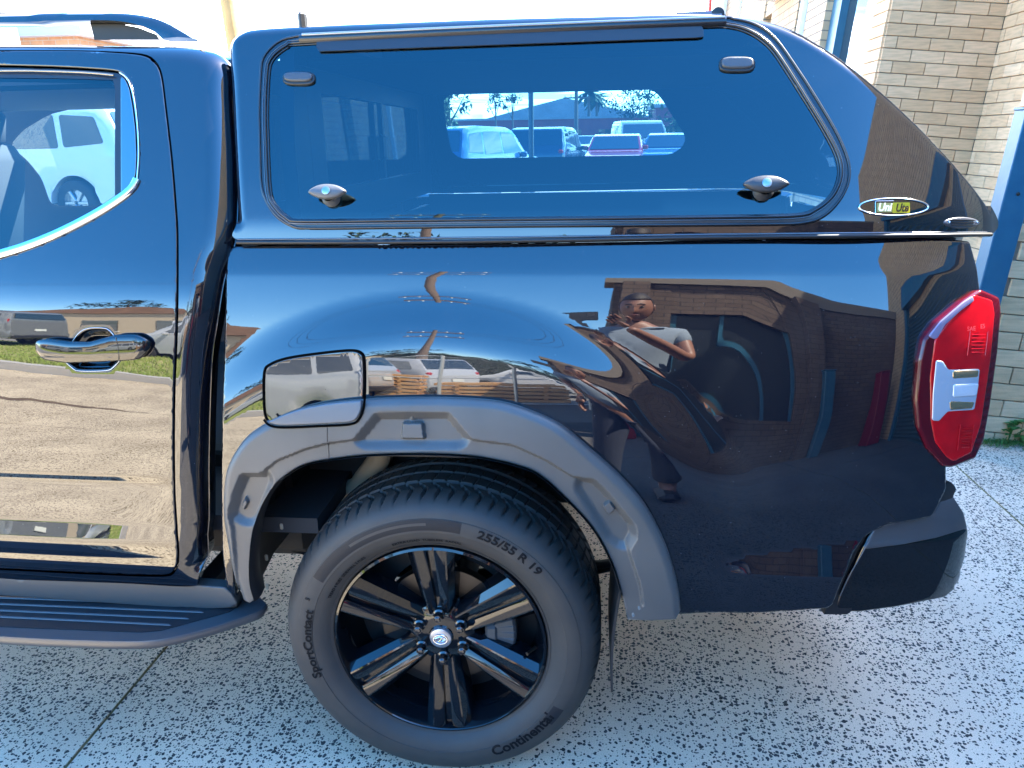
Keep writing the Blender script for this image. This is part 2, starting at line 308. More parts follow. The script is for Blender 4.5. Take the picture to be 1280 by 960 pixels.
def smooth_loop(p, n, closed=True):
    """Catmull-Rom through points, resampled evenly to n points"""
    p = np.asarray(p, float); k = len(p); out = []
    for i in range(k if closed else k-1):
        if closed: a, b, c, d = p[i-1], p[i], p[(i+1) % k], p[(i+2) % k]
        else: a, b, c, d = p[max(i-1, 0)], p[i], p[i+1], p[min(i+2, k-1)]
        for t in np.linspace(0, 1, 12, endpoint=False):
            out.append(.5*((2*b)+(-a+c)*t+(2*a-5*b+4*c-d)*t*t+(-a+3*b-3*c+d)*t**3))
    if not closed: out.append(p[-1])
    return resample(np.array(out), n, closed)
def resample(q, n, closed=True):
    q = np.asarray(q, float)
    if closed: q = np.vstack([q, q[:1]])
    L = np.concatenate([[0], np.cumsum(np.linalg.norm(np.diff(q, axis=0), axis=1))]); t = np.linspace(0, L[-1], n, endpoint=not closed)
    return np.stack([np.interp(t, L, q[:, i]) for i in range(q.shape[1])], -1)
def round_poly(p, r, seg=5):
    """polygon with every corner rounded; r scalar or list"""
    p = [np.array(q, float) for q in p]; k = len(p); out = []; rr = r if isinstance(r, (list, tuple)) else [r]*k
    for i in range(k):
        a, b, c = p[i-1], p[i], p[(i+1) % k]; u = a-b; w = c-b; lu, lw = np.linalg.norm(u), np.linalg.norm(w); d = min(rr[i], lu*.45, lw*.45)
        if d < 1e-6: out.append(b); continue
        A, B = b+u/lu*d, b+w/lw*d
        for t in np.linspace(0, 1, seg+1): out.append((1-t)**2*A+2*t*(1-t)*b+t*t*B)
    return np.array(out)
def pdist(Q, loop, closed=True):
    a = loop; b = np.roll(loop, -1, 0)
    if not closed: a, b = loop[:-1], loop[1:]
    best = np.full(len(Q), 9.)
    for i in range(0, len(Q), 4000):
        q = Q[i:i+4000, None, :]; ab = (b-a)[None]; t = np.clip(((q-a[None])*ab).sum(-1)/np.maximum((ab**2).sum(-1), 1e-14), 0, 1)
        best[i:i+4000] = np.sqrt(((q-a[None]-ab*t[..., None])**2).sum(-1)).min(1)
    return best
def inside(Q, loop):
    x, y = Q[:, 0], Q[:, 1]; c = np.zeros(len(Q), bool); n = len(loop)
    for i in range(n):
        x1, y1 = loop[i]; x2, y2 = loop[(i+1) % n]
        if y1 == y2: continue
        m = ((y1 > y) != (y2 > y)) & (x < (x2-x1)*(y-y1)/(y2-y1)+x1); c ^= m
    return c
def rollf(d, r):
    d = np.asarray(d, float); lim = .03*r; dd = np.clip(d, lim, r)
    v = r-np.sqrt(np.maximum(r*r-(r-dd)**2, 0)); sl = (r-lim)/math.sqrt(r*r-(r-lim)**2)
    return v+np.where(d < lim, (lim-d)*sl, 0)
def sstep(x): x = np.clip(x, 0, 1); return x*x*(3-2*x)
def panel(name, S, outer, holes=(), step=.01, lift=0, roll=0, hroll=0, skirt=.006, m=None, parent=None, h=None, extra_pts=None, edges=(), mirror=None, rollseg=None):
    """trimmed piece of a curved surface, outlines in (s,z), analytic normals, rolled edges and a skirt"""
    loops = [np.asarray(outer, float)]+[np.asarray(q, float) for q in holes]
    def D(Q):
        if rollseg is not None: d = pdist(Q, rollseg, False); i = inside(Q, loops[0]); return d
        d = pdist(Q, loops[0]); return np.where(inside(Q, loops[0]), d, -d)
    def DH(Q):
        d = np.full(len(Q), 9.)
        for L in loops[1:]: e = pdist(Q, L); d = np.minimum(d, np.where(inside(Q, L), -e, e))
        return d
    def F(Q, nb=None):
        s, z = Q[:, 0], Q[:, 1]; n = S.nrm(s, z) if nb is None else nb; H = np.full(len(Q), float(lift))
        if roll: H -= rollf(D(Q), roll)
        if hroll and len(loops) > 1: H -= rollf(DH(Q), hroll)
        if h is not None: H = H+h(s, z)
        return S.base(s, z)+n*H[:, None]
    lo, hi = loops[0].min(0), loops[0].max(0)
    gx, gz = np.meshgrid(np.arange(lo[0]+step*.5, hi[0], step), np.arange(lo[1]+step*.5, hi[1], step)); gx[1::2] += step*.5
    G = np.stack([gx.ravel(), gz.ravel()], -1); G = G[inside(G, loops[0])]
    dd = pdist(G, loops[0])
    for L in loops[1:]: k = ~inside(G, L); G, dd = G[k], dd[k]; dd = np.minimum(dd, pdist(G, L))
    G = G[dd > step*.45]; P = [G]
    for L, r in [(loops[0], roll)]+[(L, hroll) for L in loops[1:]]:
        if r:
            t = np.roll(L, -1, 0)-np.roll(L, 1, 0); nn = np.stack([-t[:, 1], t[:, 0]], -1); nn /= np.linalg.norm(nn, axis=1, keepdims=True)+1e-12
            if inside(L+nn*1e-4, loops[0]).mean() < .5: nn = -nn
            if L is not loops[0] and inside(L+nn*1e-4, L).mean() > .5: nn = -nn
            for f in (.03, .12, .3, .6, 1.0):
                q = L+nn*r*f; ok = inside(q, loops[0]) & (pdist(q, L) > r*f*.9)
                for L2 in loops[1:]: ok &= ~inside(q, L2)
                P.append(q[ok])
    if extra_pts is not None: P.append(extra_pts)
    base = sum(len(L) for L in loops); verts = np.vstack(loops+P); E = []; o = 0
    for L in loops: E += [(o+i, o+(i+1) % len(L)) for i in range(len(L))]; o += len(L)
    extra_e = []
    for L in edges: extra_e.append(L); 
    for L in extra_e:
        b = len(verts); verts = np.vstack([verts, L]); E += [(b+i, b+i+1) for i in range(len(L)-1)]
    res = delaunay_2d_cdt([Vector(q) for q in verts], E, [], 0, 1e-7)
    vo = np.array([tuple(q) for q in res[0]]); fo = np.array([tuple(f) for f in res[2]])
    cen = vo[fo].mean(1); ok = inside(cen, loops[0])
    for L in loops[1:]: ok &= ~inside(cen, L)
    fo = fo[ok]; used = np.unique(fo); rm = -np.ones(len(vo), int); rm[used] = np.arange(len(used)); vo = vo[used]; fo = rm[fo]
    pos = F(vo); e = .0006
    n = np.cross(F(vo+[e, 0])-F(vo-[e, 0]), F(vo+[0, e])-F(vo-[0, e])); n /= np.linalg.norm(n, axis=1, keepdims=True)
    # triangle winding to agree with the normal
    fn = np.cross(pos[fo[:, 1]]-pos[fo[:, 0]], pos[fo[:, 2]]-pos[fo[:, 0]]); flip = (fn*n[fo[:, 0]]).sum(1) < 0; fo[flip] = fo[flip][:, ::-1]
    V = list(map(tuple, pos)); N = list(map(tuple, n)); T = [tuple(map(int, f)) for f in fo]
    if skirt:
        for L in loops:
            A = F(L); nb = S.nrm(L[:, 0], L[:, 1]); Bp = A-nb*skirt; k = len(L); tt = np.roll(A, -1, 0)-np.roll(A, 1, 0); sn = np.cross(nb, tt); sn /= np.linalg.norm(sn, axis=1, keepdims=True)+1e-12
            c = A.mean(0); sg = 1 if ((A-c)*sn).sum() > 0 else -1
            if L is not loops[0]: sg = -sg
            b = len(V); V += list(map(tuple, A))+list(map(tuple, Bp)); N += list(map(tuple, sn*sg))*2
            T += [(b+i, b+(i+1) % k, b+k+(i+1) % k, b+k+i) for i in range(k)]
    if mirror is not None:
        V = [(x, mirror-y, z) for x, y, z in V]; N = [(x, -y, z) for x, y, z in N]; T = [t[::-1] for t in T]
    return mesh_obj(name, V, T, m, parent, True, N)
def ribbon(name, S, loop, r, m, parent, closed=True, lift=0, n=8, flat=1.0, step=None):
    """tube laid on the surface along a loop given in (s,z)"""
    p = S.base(loop[:, 0], loop[:, 1])+S.nrm(loop[:, 0], loop[:, 1])*lift; nn = S.nrm(loop[:, 0], loop[:, 1]); k = len(p)
    if closed: t = np.roll(p, -1, 0)-np.roll(p, 1, 0)
    else: t = np.gradient(p, axis=0)
    t /= np.linalg.norm(t, axis=1, keepdims=True)+1e-12; w = np.cross(t, nn)
    rr = np.asarray(r)*np.ones(k)
    V = []
    for j in range(n):
        a = 2*math.pi*j/n; V.append(p+w*(np.cos(a)*rr)[:, None]+nn*(np.sin(a)*rr*flat)[:, None])
    V = np.stack(V, 1).reshape(-1, 3); q = k if closed else k-1
    F = [(i*n+j, i*n+(j+1) % n, ((i+1) % k)*n+(j+1) % n, ((i+1) % k)*n+j) for i in range(q) for j in range(n)]
    M = MB(); M.add(V, F); return M.build(name, m, parent, True, 60)
# ================================================================== THE UTE
ute = empty('utility_truck', (0, 0, 0))
tag(ute, 'glossy black dual cab utility truck with a matching hard canopy, parked on speckled concrete', 'utility truck')
HUBZ = .37
def tray_extra(s, z):
    r = np.hypot(s, z-HUBZ); ang = np.degrees(np.arctan2(z-HUBZ, s))
    w = sstep((ang-28)/22)*(1-sstep((ang-150)/20))
    e = .019*w*sstep((r-.70)/.13)
    A = np.clip((s-.60)/.30, 0, 1)**.8; w_ = .018+.058*A
    e = e-.285*w_*(1-np.clip((z-.60)/w_, 0, 1))*sstep((s-.60)/.10)
    return e
TP = [(1.40, 26), (1.306, 24), (1.236, 21), (1.222, 14.5), (1.15, 12.6), (1.10, 10.6), (1.036, 8.6), (.985, 7.4), (.897, 5.6), (.805, 3), (.733, .8), (.683, 0), (.58, -1), (.52, -5), (.49, -14), (.44, -30)]
PL = [(-4, 0), (.58, 0), (.70, 1.2), (.80, 3), (.92, 5.5), (1.01, 11), (1.08, 18), (1.14, 28), (1.19, 42), (1.23, 60), (1.27, 78), (1.8, 84)]
TRAY = Surf(TP, PL, 0, None, tray_extra); TRAY.o -= np.interp(.75, TRAY.z, TRAY.o)
OT = float(np.interp(1.306, TRAY.z, TRAY.o))
CAN = Surf([(1.20, 8), (1.32, 9), (1.338, 13), (1.352, 19), (1.45, 20.5), (1.8, 21.5)], [(-4, 0), (.76, 0), (.86, 4), (.96, 9), (1.04, 16), (1.12, 26), (1.19, 40), (1.4, 60)], OT+.004, 1.31)
def door_extra(s, z):
    A = sstep((-.52-s)/.22)
    g = .010*A*(np.clip((z-.762)/.028, 0, 1)-1)*(-1)     # undercut below the moulding line
    g = g*(np.clip((z-.665)/.10, 0, 1))
    B = np.clip((-.53-s)/.30, 0, 1)**.7
    g2 = -.0125*B*(1-np.clip((z-.625)/.042, 0, 1))*np.clip((z-.575)/.045, 0, 1)
    return g+g2
DP = [(1.9, 26), (1.70, 24), (1.27, 22), (1.225, 20), (1.18, 13), (1.145, 8.6), (1.105, 6.9), (1.06, 5.6), (.985, 4.7), (.90, 3.6), (.80, 1.6), (.72, .6), (.6, 0), (.56, -8), (.50, -25)]
DOOR = Surf(DP, [(-4, -5), (-1.2, -2.0), (-.6, 0), (-.35, 1.5), (.5, 3)], .012, None, door_extra); DOOR.o -= np.interp(.80, DOOR.z, DOOR.o)
UW = 1.86        # overall body width; the far side is the mirror image at y = UW - y
# ---- tray side
arch_mid = [(835, 769), (826, 735), (806, 690), (776, 640), (738, 592), (690, 552), (630, 528), (560, 520), (480, 520), (400, 530), (340, 551), (306, 580), (292, 620), (291, 690), (296, 748)]
tray_px = [(283, 318), (290, 307), (400, 305.5), (550, 304), (700, 302.5), (880, 299.5), (1050, 297), (1150, 296), (1231, 298), (1237, 330), (1226, 372), (1196, 400), (1178, 440), (1174, 520), (1184, 575), (1184, 612), (1166, 647), (1112, 656), (1086, 668), (1067, 692), (1052, 730), (1040, 761), (950, 767), (850, 769)]+arch_mid+[(283, 735), (277, 690), (276, 620), (277, 540), (279, 450), (281, 380)]
TL = TRAY.pts(tray_px)
TLr = resample(round_poly(TL, .006, 3), 460)
quarter = panel('tray_side', TRAY, TLr, step=.009, roll=.006, skirt=.03, m=PAINT, parent=ute)
quarter['label'] = 'long gloss black tray side panel above and behind the rear wheel'
panel('far_tray_side', TRAY, TLr, step=.04, roll=.006, skirt=.03, m=PAINT, parent=ute, mirror=UW)
# ---- fuel flap: flatter than the body round it, a black ring drawn in for the shaded gap round it

fl = smooth_loop([(331, 466), (338, 456), (360, 448), (400, 442), (436, 438.5), (449, 441), (454, 450), (454.5, 485), (452, 512), (447, 523), (436, 527), (395, 529.5), (356, 531), (341, 529), (333, 521), (330.5, 500)], 150)
_q = TRAY.pts(fl); _P = TRAY.base(_q[:, 0], _q[:, 1]); _A = np.stack([_P[:, 0], _P[:, 2], np.ones(len(_P))], -1); _c = np.linalg.lstsq(_A, _P[:, 1], rcond=None)[0]
print('FLAP fit', _c, 'resid', np.ptp(_P[:, 1]-_A@_c))
FLAP = Surf([(.2, math.degrees(math.atan(_c[1]))-.5), (1.02, math.degrees(math.atan(_c[1]))), (1.3, math.degrees(math.atan(_c[1]))+1.5)], [(-4, math.degrees(math.atan(_c[0]))), (-.3, math.degrees(math.atan(_c[0]))), (1.8, math.degrees(math.atan(_c[0]))+4)], 0, 1.0)
for _ in range(3):
    _q2 = FLAP.pts(fl); _F = FLAP.base(_q2[:, 0], _q2[:, 1]); FLAP.y0 -= float((_F[:, 1]-_P[:, 1]).mean())
FLAP.y0 -= .005
FLp = FLAP.pts(fl)
flap = panel('fuel_flap', FLAP, FLp, step=.008, roll=.003, skirt=.012, m=PAINT, parent=ute)
fc = FLp.mean(0)
ribbon('flap_gap_ring', FLAP, resample(fc+(FLp-fc)*1.014, 150), .0026, mat('gap_black', (.001, .001, .001), .9, spec=.05), flap, lift=.0)
# ---- wheel arch flare, with its stepped recesses
f_out = [(300, 757), (290, 725), (283, 690), (277, 655), (276, 630), (278, 600), (283, 582), (292, 565), (304, 549), (320, 536), (345, 522), (375, 511), (410, 504), (450, 500), (500, 497.5), (560, 497.5), (620, 502), (660, 514), (699, 533), (739, 567), (778, 603), (810, 642), (834, 690), (848, 737), (851.5, 768)]
f_bot_r = [(846, 775), (815, 777), (784, 776)]
f_in = [(778, 749), (768, 714), (751, 678), (731, 650), (699, 617), (680, 600), (660, 588), (620, 577), (579, 571), (520, 569), (455, 571), (409, 576.5), (385, 581), (368, 588), (344, 606), (328, 630), (316, 663), (311.5, 700), (312, 730), (318, 752)]
fo, fi = smooth_loop(f_out, 170, False), smooth_loop(f_in, 150, False)
FLR = Surf(TP, [(-4, 0), (.6, 0), (.8, 2), (1.8, 2)], -.004, None, None); FLR.o = TRAY.o.copy()
# the flare stands proud of the body: follow a nearly upright plane
FLR = Surf([(.3, -3), (.5, -1), (.75, 0), (.9, 6), (1.0, 15), (1.1, 22)], [(-4, 0), (1.8, 0)], -.034, .72)
Lf = FLR.pts(np.vstack([fo, round_poly(f_bot_r, 1), fi, [(310, 757)]]))
stepline = [(296, 752), (293, 700), (290, 660), (284.5, 644), (292, 615), (301, 593), (326, 592.5), (345, 577), (380, 562.5), (409, 555), (442, 550.5), (469, 517), (561, 517), (589, 550.5), (640, 557), (680, 575), (716, 597), (742, 600), (756, 612), (794, 658), (796, 672), (786, 690), (800, 733), (806, 775)]
SLm = FLR.pts(resample(round_poly([np.array(q) for q in stepline], 4, 3), 260, False)[6:-6])
inner_poly = np.vstack([SLm, FLR.pts([(560, 1000), (300, 900)])])
podA = FLR.pts(round_poly([(455, 546), (473, 526), (500, 526), (503, 539), (524, 539), (528, 526), (556, 526), (570, 546)], 2, 2))
podB = FLR.pts(round_poly([(297, 640), (303, 618), (312, 601), (324, 602), (315, 625), (306, 646)], 2, 2))
podC = FLR.pts(round_poly([(735, 610), (747, 609), (782, 659), (781, 675), (772, 668)], 2, 2))
boss = FLR.pts(round_poly([(501, 529), (527, 529), (530, 551), (499, 551)], 2, 2)); boss2 = FLR.pts(round_poly([(753, 636), (762, 629), (770, 640), (761, 648)], 3, 3)); boss3 = FLR.pts(round_poly([(298, 636), (303, 625), (307, 632), (302, 642)], 1.5, 2))
f_outS = FLR.pts(fo)
def flare_h(s, z):
    Q = np.stack([np.ravel(s), np.ravel(z)], -1); d = pdist(Q, SLm, False); d = np.where(inside(Q, inner_poly), d, -d)
    kk = np.zeros(len(Q))
    for pp in (podA, podB, podC):
        e = pdist(Q, pp); e = np.where(inside(Q, pp), 0, e); kk = np.maximum(kk, 1-sstep((e-.012)/.022))
    H = -(.0085+.0125*kk)*np.clip((d+.003)/(.006+.012*kk), 0, 1)
    for pp, dep, w in ((boss, .012, .004), (boss2, .010, .003), (boss3, .009, .003)):
        e = pdist(Q, pp); e = np.where(inside(Q, pp), e, -e); H = H+dep*np.clip((e+.001)/w, 0, 1)
    do = pdist(Q, f_outS, False); H = H-.012*(1-np.clip(do/.018, 0, 1))**2
    return H.reshape(np.shape(s))
def offs(L, d, closed):
    t = np.roll(L, -1, 0)-np.roll(L, 1, 0) if closed else np.gradient(L, axis=0); n = np.stack([-t[:, 1], t[:, 0]], -1); n /= np.linalg.norm(n, axis=1, keepdims=True)+1e-12; q = L+n*d
    return q[pdist(q, L, closed) > abs(d)*.8] if d else q
_fx = [offs(SLm, d, False) for d in (0, .003, -.003, .0032, -.0032, .0065, -.0065, .010, -.010, .015, -.015, .019, -.019)]
for _p, _w in ((boss, .004), (boss2, .003), (boss3, .003)):
    _r = resample(_p, max(30, int(len(_p)*2))); _fx += [offs(_r, d, True) for d in (.001, -.001, 0, _w*.5, -_w*.5, _w-.001, 1e-9-_w+.001, _w+.0006, -_w-.0006)]
fx = np.vstack(_fx)
fx = fx[inside(fx, Lf)]; fx = fx[pdist(fx, Lf) > .004]
flare = panel('wheel_arch_flare', FLR, Lf, step=.0042, roll=.004, skirt=.035, m=GREY, parent=ute, h=flare_h, extra_pts=fx)
flare['label'] = 'matte dark grey plastic flare round the rear wheel arch'
j0, j1 = FLR.pts([(409.5, 500), (409.5, 578)]); M = MB(); a = np.linspace(j0, j1, 24); a = a[(a[:, 1] < j0[1]-.006)]
hh = flare_h(a[:, 0], a[:, 1]); p3 = FLR.base(a[:, 0], a[:, 1])+FLR.nrm(a[:, 0], a[:, 1])*(hh+.0002)[:, None]; M.tube(p3, .0009, 6); M.build('joint_line', BLACKP, flare)
# inner lip + wheel housing
lip = FLR.pts(fi); LP = FLR.base(lip[:, 0], lip[:, 1]); ctr = np.array([.0, 0, HUBZ])
rows = []
for dyy, k in ((-.001, 1.0), (.012, .992), (.03, .99), (.06, 1.0), (.10, 1.05), (.20, 1.08), (.42, 1.08)):
    q = LP.copy(); q[:, 0] = q[:, 0]*k; q[:, 2] = HUBZ+(q[:, 2]-HUBZ)*k; q[:, 1] += dyy; rows.append(q)
M = MB(); M.grid(np.stack(rows, 0)); M.build('wheel_housing', BLACKP, ute, True)
M = MB(); k = len(rows[-1]); q = rows[-1]; M.add(np.vstack([q, [[0, .365, .62]]]), [(i, i+1, k) for i in range(k-1)]); M.build('inner_housing_wall', DARK, ute)
# the flare runs on across the lower part of the fuel flap
_cut = FLR.pts(fl); _fo = resample(smooth_loop(f_out, 400, False), 400)
_low = [q for q in fl if q[1] > np.interp(q[0], _fo[:, 0], _fo[:, 1]) or q[1] > 523]
_xs = np.linspace(334, 452, 40); _top = [(x, np.interp(x, _fo[30:250, 0], _fo[30:250, 1])+.5) for x in _xs]
_lp = np.array(_top+sorted([tuple(q) for q in _low if q[1] > np.interp(q[0], _fo[30:250, 0], _fo[30:250, 1])+1.5], key=lambda q: -math.atan2(q[1]-515, q[0]-395)+0)[::-1])
_bt = [(453, 506), (451, 515), (446, 523), (436, 527), (395, 529.5), (356, 531), (341, 529), (334.5, 525)]
_bt = smooth_loop(_bt, 60, False); _lp = FLR.pts(resample(np.vstack([_top, _bt]), 150))
ft = panel('flap_trim', FLR, _lp, step=.007, lift=.0065, roll=.003, skirt=.012, m=mat('grey_satin', (.11, .115, .125), .26, bump=(900, .1, .0004)), parent=flap)
ribbon('flap_gap_ring', FLR, FLR.pts(smooth_loop([(456.5, 497), (455, 509), (449.5, 523), (438, 530), (396, 532.5), (355, 534), (338, 531.5), (330.5, 524)], 60, False)), .0026, MATS['gap_black'], flap, False, lift=.003)
# ---- bumper corner (gloss) with textured step
BU = Surf([(.3, -30), (.49, -12), (.53, -5), (.60, -1), (.62, 0), (.655, 1), (.662, 20), (.675, 10), (.70, 8), (.735, 22), (.75, 50), (.8, 60)], [(-4, 0), (.80, 2), (.88, 4), (1.0, 9), (1.10, 17), (1.15, 32), (1.19, 55), (1.24, 80), (1.8, 88)], -.012, .60)
bl = BU.pts(resample(round_poly([(1042, 766), (1052, 738), (1068, 705), (1084, 672), (1094, 657), (1130, 650), (1166, 641), (1178, 616), (1191, 619), (1205, 640), (1211, 664), (1206, 700), (1196, 735), (1181, 748), (1120, 760), (1076, 766)], 3, 3), 220))
bump = panel('rear_bumper', BU, bl, step=.008, roll=.007, skirt=.05, m=GLOSSB, parent=ute); bump['label'] = 'gloss black rear bumper corner with a grey textured top step'
bt = BU.pts(resample(round_poly([(1081, 686), (1087, 672), (1096, 658), (1130, 651), (1167, 642), (1179, 618), (1190, 620), (1203, 640), (1208, 660), (1170, 672), (1130, 680)], 2, 3), 160))
panel('bumper_step', BU, bt, step=.008, roll=.002, skirt=.004, lift=.0025, m=GREY_T, parent=bump)
_e = BU.pts(smooth_loop([(1050, 744), (1060, 722), (1073, 699), (1085, 678), (1097, 659.5), (1130, 652.5), (1165, 644)], 50, False)); ribbon('step_edge_highlight', BU, _e, .0013, mat('edge_highlight', (.16, .165, .18), .25, .3), bump, False, lift=.001)  # paler strip stands in for the highlight along the bumper edge
# rear face, tailgate and far corner so the truck closes behind
M = MB(); M.box((1.15, UW/2, .60), (.10, UW-.44, .20), bev=.02); M.build('bumper_beam', GLOSSB, ute, True)
M = MB(); M.box((1.10, UW/2, .97), (.05, UW-.62, .58), bev=.015); M.build('tailgate', PAINT, ute, True)
panel('far_bumper_corner', BU, bl, step=.03, roll=.007, skirt=.05, m=GLOSSB, parent=ute, mirror=UW)
# black recess between tray side and bumper
RC = Surf([(.3, 0), (1.2, 4)], PL, .018, .65)
rl = RC.pts(resample(np.array([(1030, 768), (1048, 725), (1066, 688), (1084, 662), (1112, 650), (1164, 640), (1186, 600), (1196, 610), (1180, 646), (1110, 670), (1085, 710), (1062, 768)], float), 90)); panel('bumper_gap_filler', RC, rl, step=.02, skirt=.02, m=BLACKP, parent=ute)
# ---- tail light
TLS = Surf([(.6, -6), (.80, 2), (.95, 6), (1.10, 10), (1.22, 16), (1.4, 24)], [(-4, 0), (.80, 4), (.92, 7), (1.02, 13), (1.10, 21), (1.17, 32), (1.22, 46), (1.26, 62), (1.31, 80), (1.8, 86)], 0, 1.0)
qa = TLS.at(1150, 480)[0]; TLS.y0 += float(TRAY.P(1150, 480)[1]-TLS.base(np.array([qa[0]]), np.array([qa[1]]))[0][1])-.010
RED = mat('red_lens', (.52, .003, .008), .10, ior=1.35, coat=.5, coat_ior=1.35, var=(26, (.33, .002, .006), .25)); REDD = mat('dark_red_lens', (.07, .001, .006), .08, ior=1.4, coat=.4)
CLEARL = mat('reverse_lens', (.40, .44, .50), .12, .25, bump=(60, .35, .002), coat=1, coat_ior=1.7); AMB = mat('reverse_reflector', (.46, .34, .20), .15, .8, bump=(70, .4, .002))
t_out = resample(round_poly([(1228, 361), (1251, 371), (1253, 390), (1249, 440), (1240, 505), (1232, 550), (1221, 574), (1190, 586), (1181, 584), (1160, 562), (1148, 535), (1145, 500), (1150, 450), (1156, 423), (1172, 402), (1205, 375)], 3, 3), 230)
lamp = panel('tail_light', TLS, TLS.pts(t_out), step=.008, roll=.008, skirt=.02, m=REDD, parent=ute); lamp['label'] = 'red wraparound tail light with a clear reversing lamp in its middle'
t_in = resample(round_poly([(1217, 368), (1240, 375), (1243, 392), (1238, 450), (1226, 530), (1214, 566), (1192, 577), (1183, 572), (1168, 552), (1163, 525), (1162, 470), (1166, 440), (1168, 424), (1184, 402)], 3, 3), 200)
panel('red_lens', TLS, TLS.pts(t_in), step=.008, roll=.004, skirt=.003, lift=.0022, m=RED, parent=lamp)
t_rim = resample(round_poly([(1160, 420), (1174, 402), (1202, 378), (1214, 370), (1216, 376), (1200, 388), (1180, 406), (1170, 423), (1166, 424)], 1.5, 2), 90)
panel('top_rim_reflector', TLS, TLS.pts(t_rim), step=.008, roll=.001, skirt=.003, lift=.004, m=mat('lilac_reflector', (.30, .25, .38), .2, .5), parent=lamp)
for pxs, mm, nm, lf in (([(1169, 450), (1177, 451), (1184, 462), (1223, 461), (1220, 490), (1216, 512), (1183, 514), (1172, 526), (1164, 525), (1165, 490)], CLEARL, 'reversing_lamp', .0040),
        ([(1189, 463), (1221, 462.5), (1220, 471), (1189, 473)], AMB, 'lamp_reflector', .0050), ([(1185, 501), (1216, 502), (1213, 510), (1186, 512)], AMB, 'lamp_reflector', .0050),
        ([(1190, 480), (1221, 479), (1218, 494), (1189, 496)], mat('clear_block', (.55, .58, .62), .1, .2, bump=(60, .3, .002)), 'lamp_reflector', .0054)):
    panel(nm, TLS, TLS.pts(resample(round_poly(pxs, 1.5, 2), 110 if len(pxs) > 6 else 50)), step=.006, roll=.0012, skirt=.003, lift=lf, m=mm, parent=lamp)
LINE = mat('lens_rib', (.40, .004, .012), .15); LINE2 = mat('lens_marking', (.60, .06, .07), .3)
for (x0, y0, x1, y1, nn) in ((1212, 418, 1230, 440, 6), (1200, 534, 1213, 558, 8)):
    M = MB()
    for i in range(nn):
        y = y0+(y1-y0)*i/(nn-1); a = [TLS.P(x, y, .0045) for x in np.linspace(x0, x1, 4)]; M.tube(a, .0007, 5)
    for x in (x0-2, x1+2): M.tube([TLS.P(x+(y0-y)*.12, y, .0045) for y in np.linspace(y0-4, y1+4, 5)], .0009, 5)
    M.build('lens_ribs', LINE, lamp)
def text_mesh(s, size=1, extr=0, shear=0, bold=0):
    c = bpy.data.curves.new('lettering', 'FONT'); c.body = s; c.size = size; c.extrude = extr; c.shear = shear; c.offset = bold; c.align_x = 'CENTER'; c.align_y = 'CENTER'; c.resolution_u = 3
    o = bpy.data.objects.new('lettering', c); COL.objects.link(o); dg = bpy.context.evaluated_depsgraph_get(); me = bpy.data.meshes.new_from_object(o.evaluated_get(dg))
    V = np.array([tuple(v.co) for v in me.vertices]); F = [tuple(p.vertices) for p in me.polygons]; bpy.data.objects.remove(o); bpy.data.curves.remove(c); bpy.data.meshes.remove(me); return V, F
def text_on(name, S, txt, px, py, size, wdir, m, parent, lift, shear=0, bold=0, extr=.0003, squash=1):
    V, F = text_mesh(txt, size, extr, shear, bold); q = S.at(px, py)[0]
    ca, sa = math.cos(wdir), math.sin(wdir); s = q[0]+V[:, 0]*ca-V[:, 1]*squash*sa; z = q[1]+V[:, 0]*sa+V[:, 1]*squash*ca
    P = S.base(s, z)+S.nrm(s, z)*(lift+V[:, 2])[:, None]; return mesh_obj(name, P, F, m, parent)
for i, s in enumerate(('SAE', 'E5')): text_on('lens_marking', TLS, s, 1212+i*14, 411-i*3, .012, 0, LINE2, lamp, .0045)
# ---- canopy
can_px = [(297, 299), (294, 280), (291, 240), (288, 180), (285, 110), (282, 64), (285, 47), (297, 36), (321, 30), (400, 25.5), (500, 21.5), (620, 17), (750, 13.5), (860, 11), (916, 13.5), (957, 19.5), (988, 29), (1019, 45), (1056, 69), (1107, 110), (1158, 158), (1198, 202), (1223, 233), (1242, 263), (1248, 279), (1244, 289), (1228, 292.5), (1100, 293.5), (880, 296), (700, 298.5), (500, 301), (380, 302)]
CLs = CAN.pts(smooth_loop(can_px, 520))
w_out = [(323, 170), (322.5, 133), (325, 85), (328, 72), (337, 60), (350, 50), (366, 45), (400, 42), (600, 33), (880, 21.5), (915, 22), (947, 30), (970, 47), (993, 78), (1020, 120), (1045, 162), (1059, 193), (1063, 212), (1061, 232), (1050, 253), (1032, 271), (1007, 280.5), (947, 283), (640, 285), (500, 286.5), (385, 287.5), (364, 284), (345, 272), (332, 253), (325, 230)]
w_in = [(335.5, 170), (335, 133), (337, 92), (340, 78), (350, 67), (364, 59), (384, 56.5), (600, 45), (880, 35.5), (905, 35), (930, 40), (952, 52), (969, 70), (997, 113), (1026, 160), (1043, 192), (1048, 212), (1045, 230), (1036, 246), (1018, 260), (995, 267), (900, 269), (640, 271.5), (500, 273), (376, 274), (360, 270), (348, 259), (339, 240)]
WO, WI = CAN.pts(smooth_loop(w_out, 260)), CAN.pts(smooth_loop(w_in, 260))
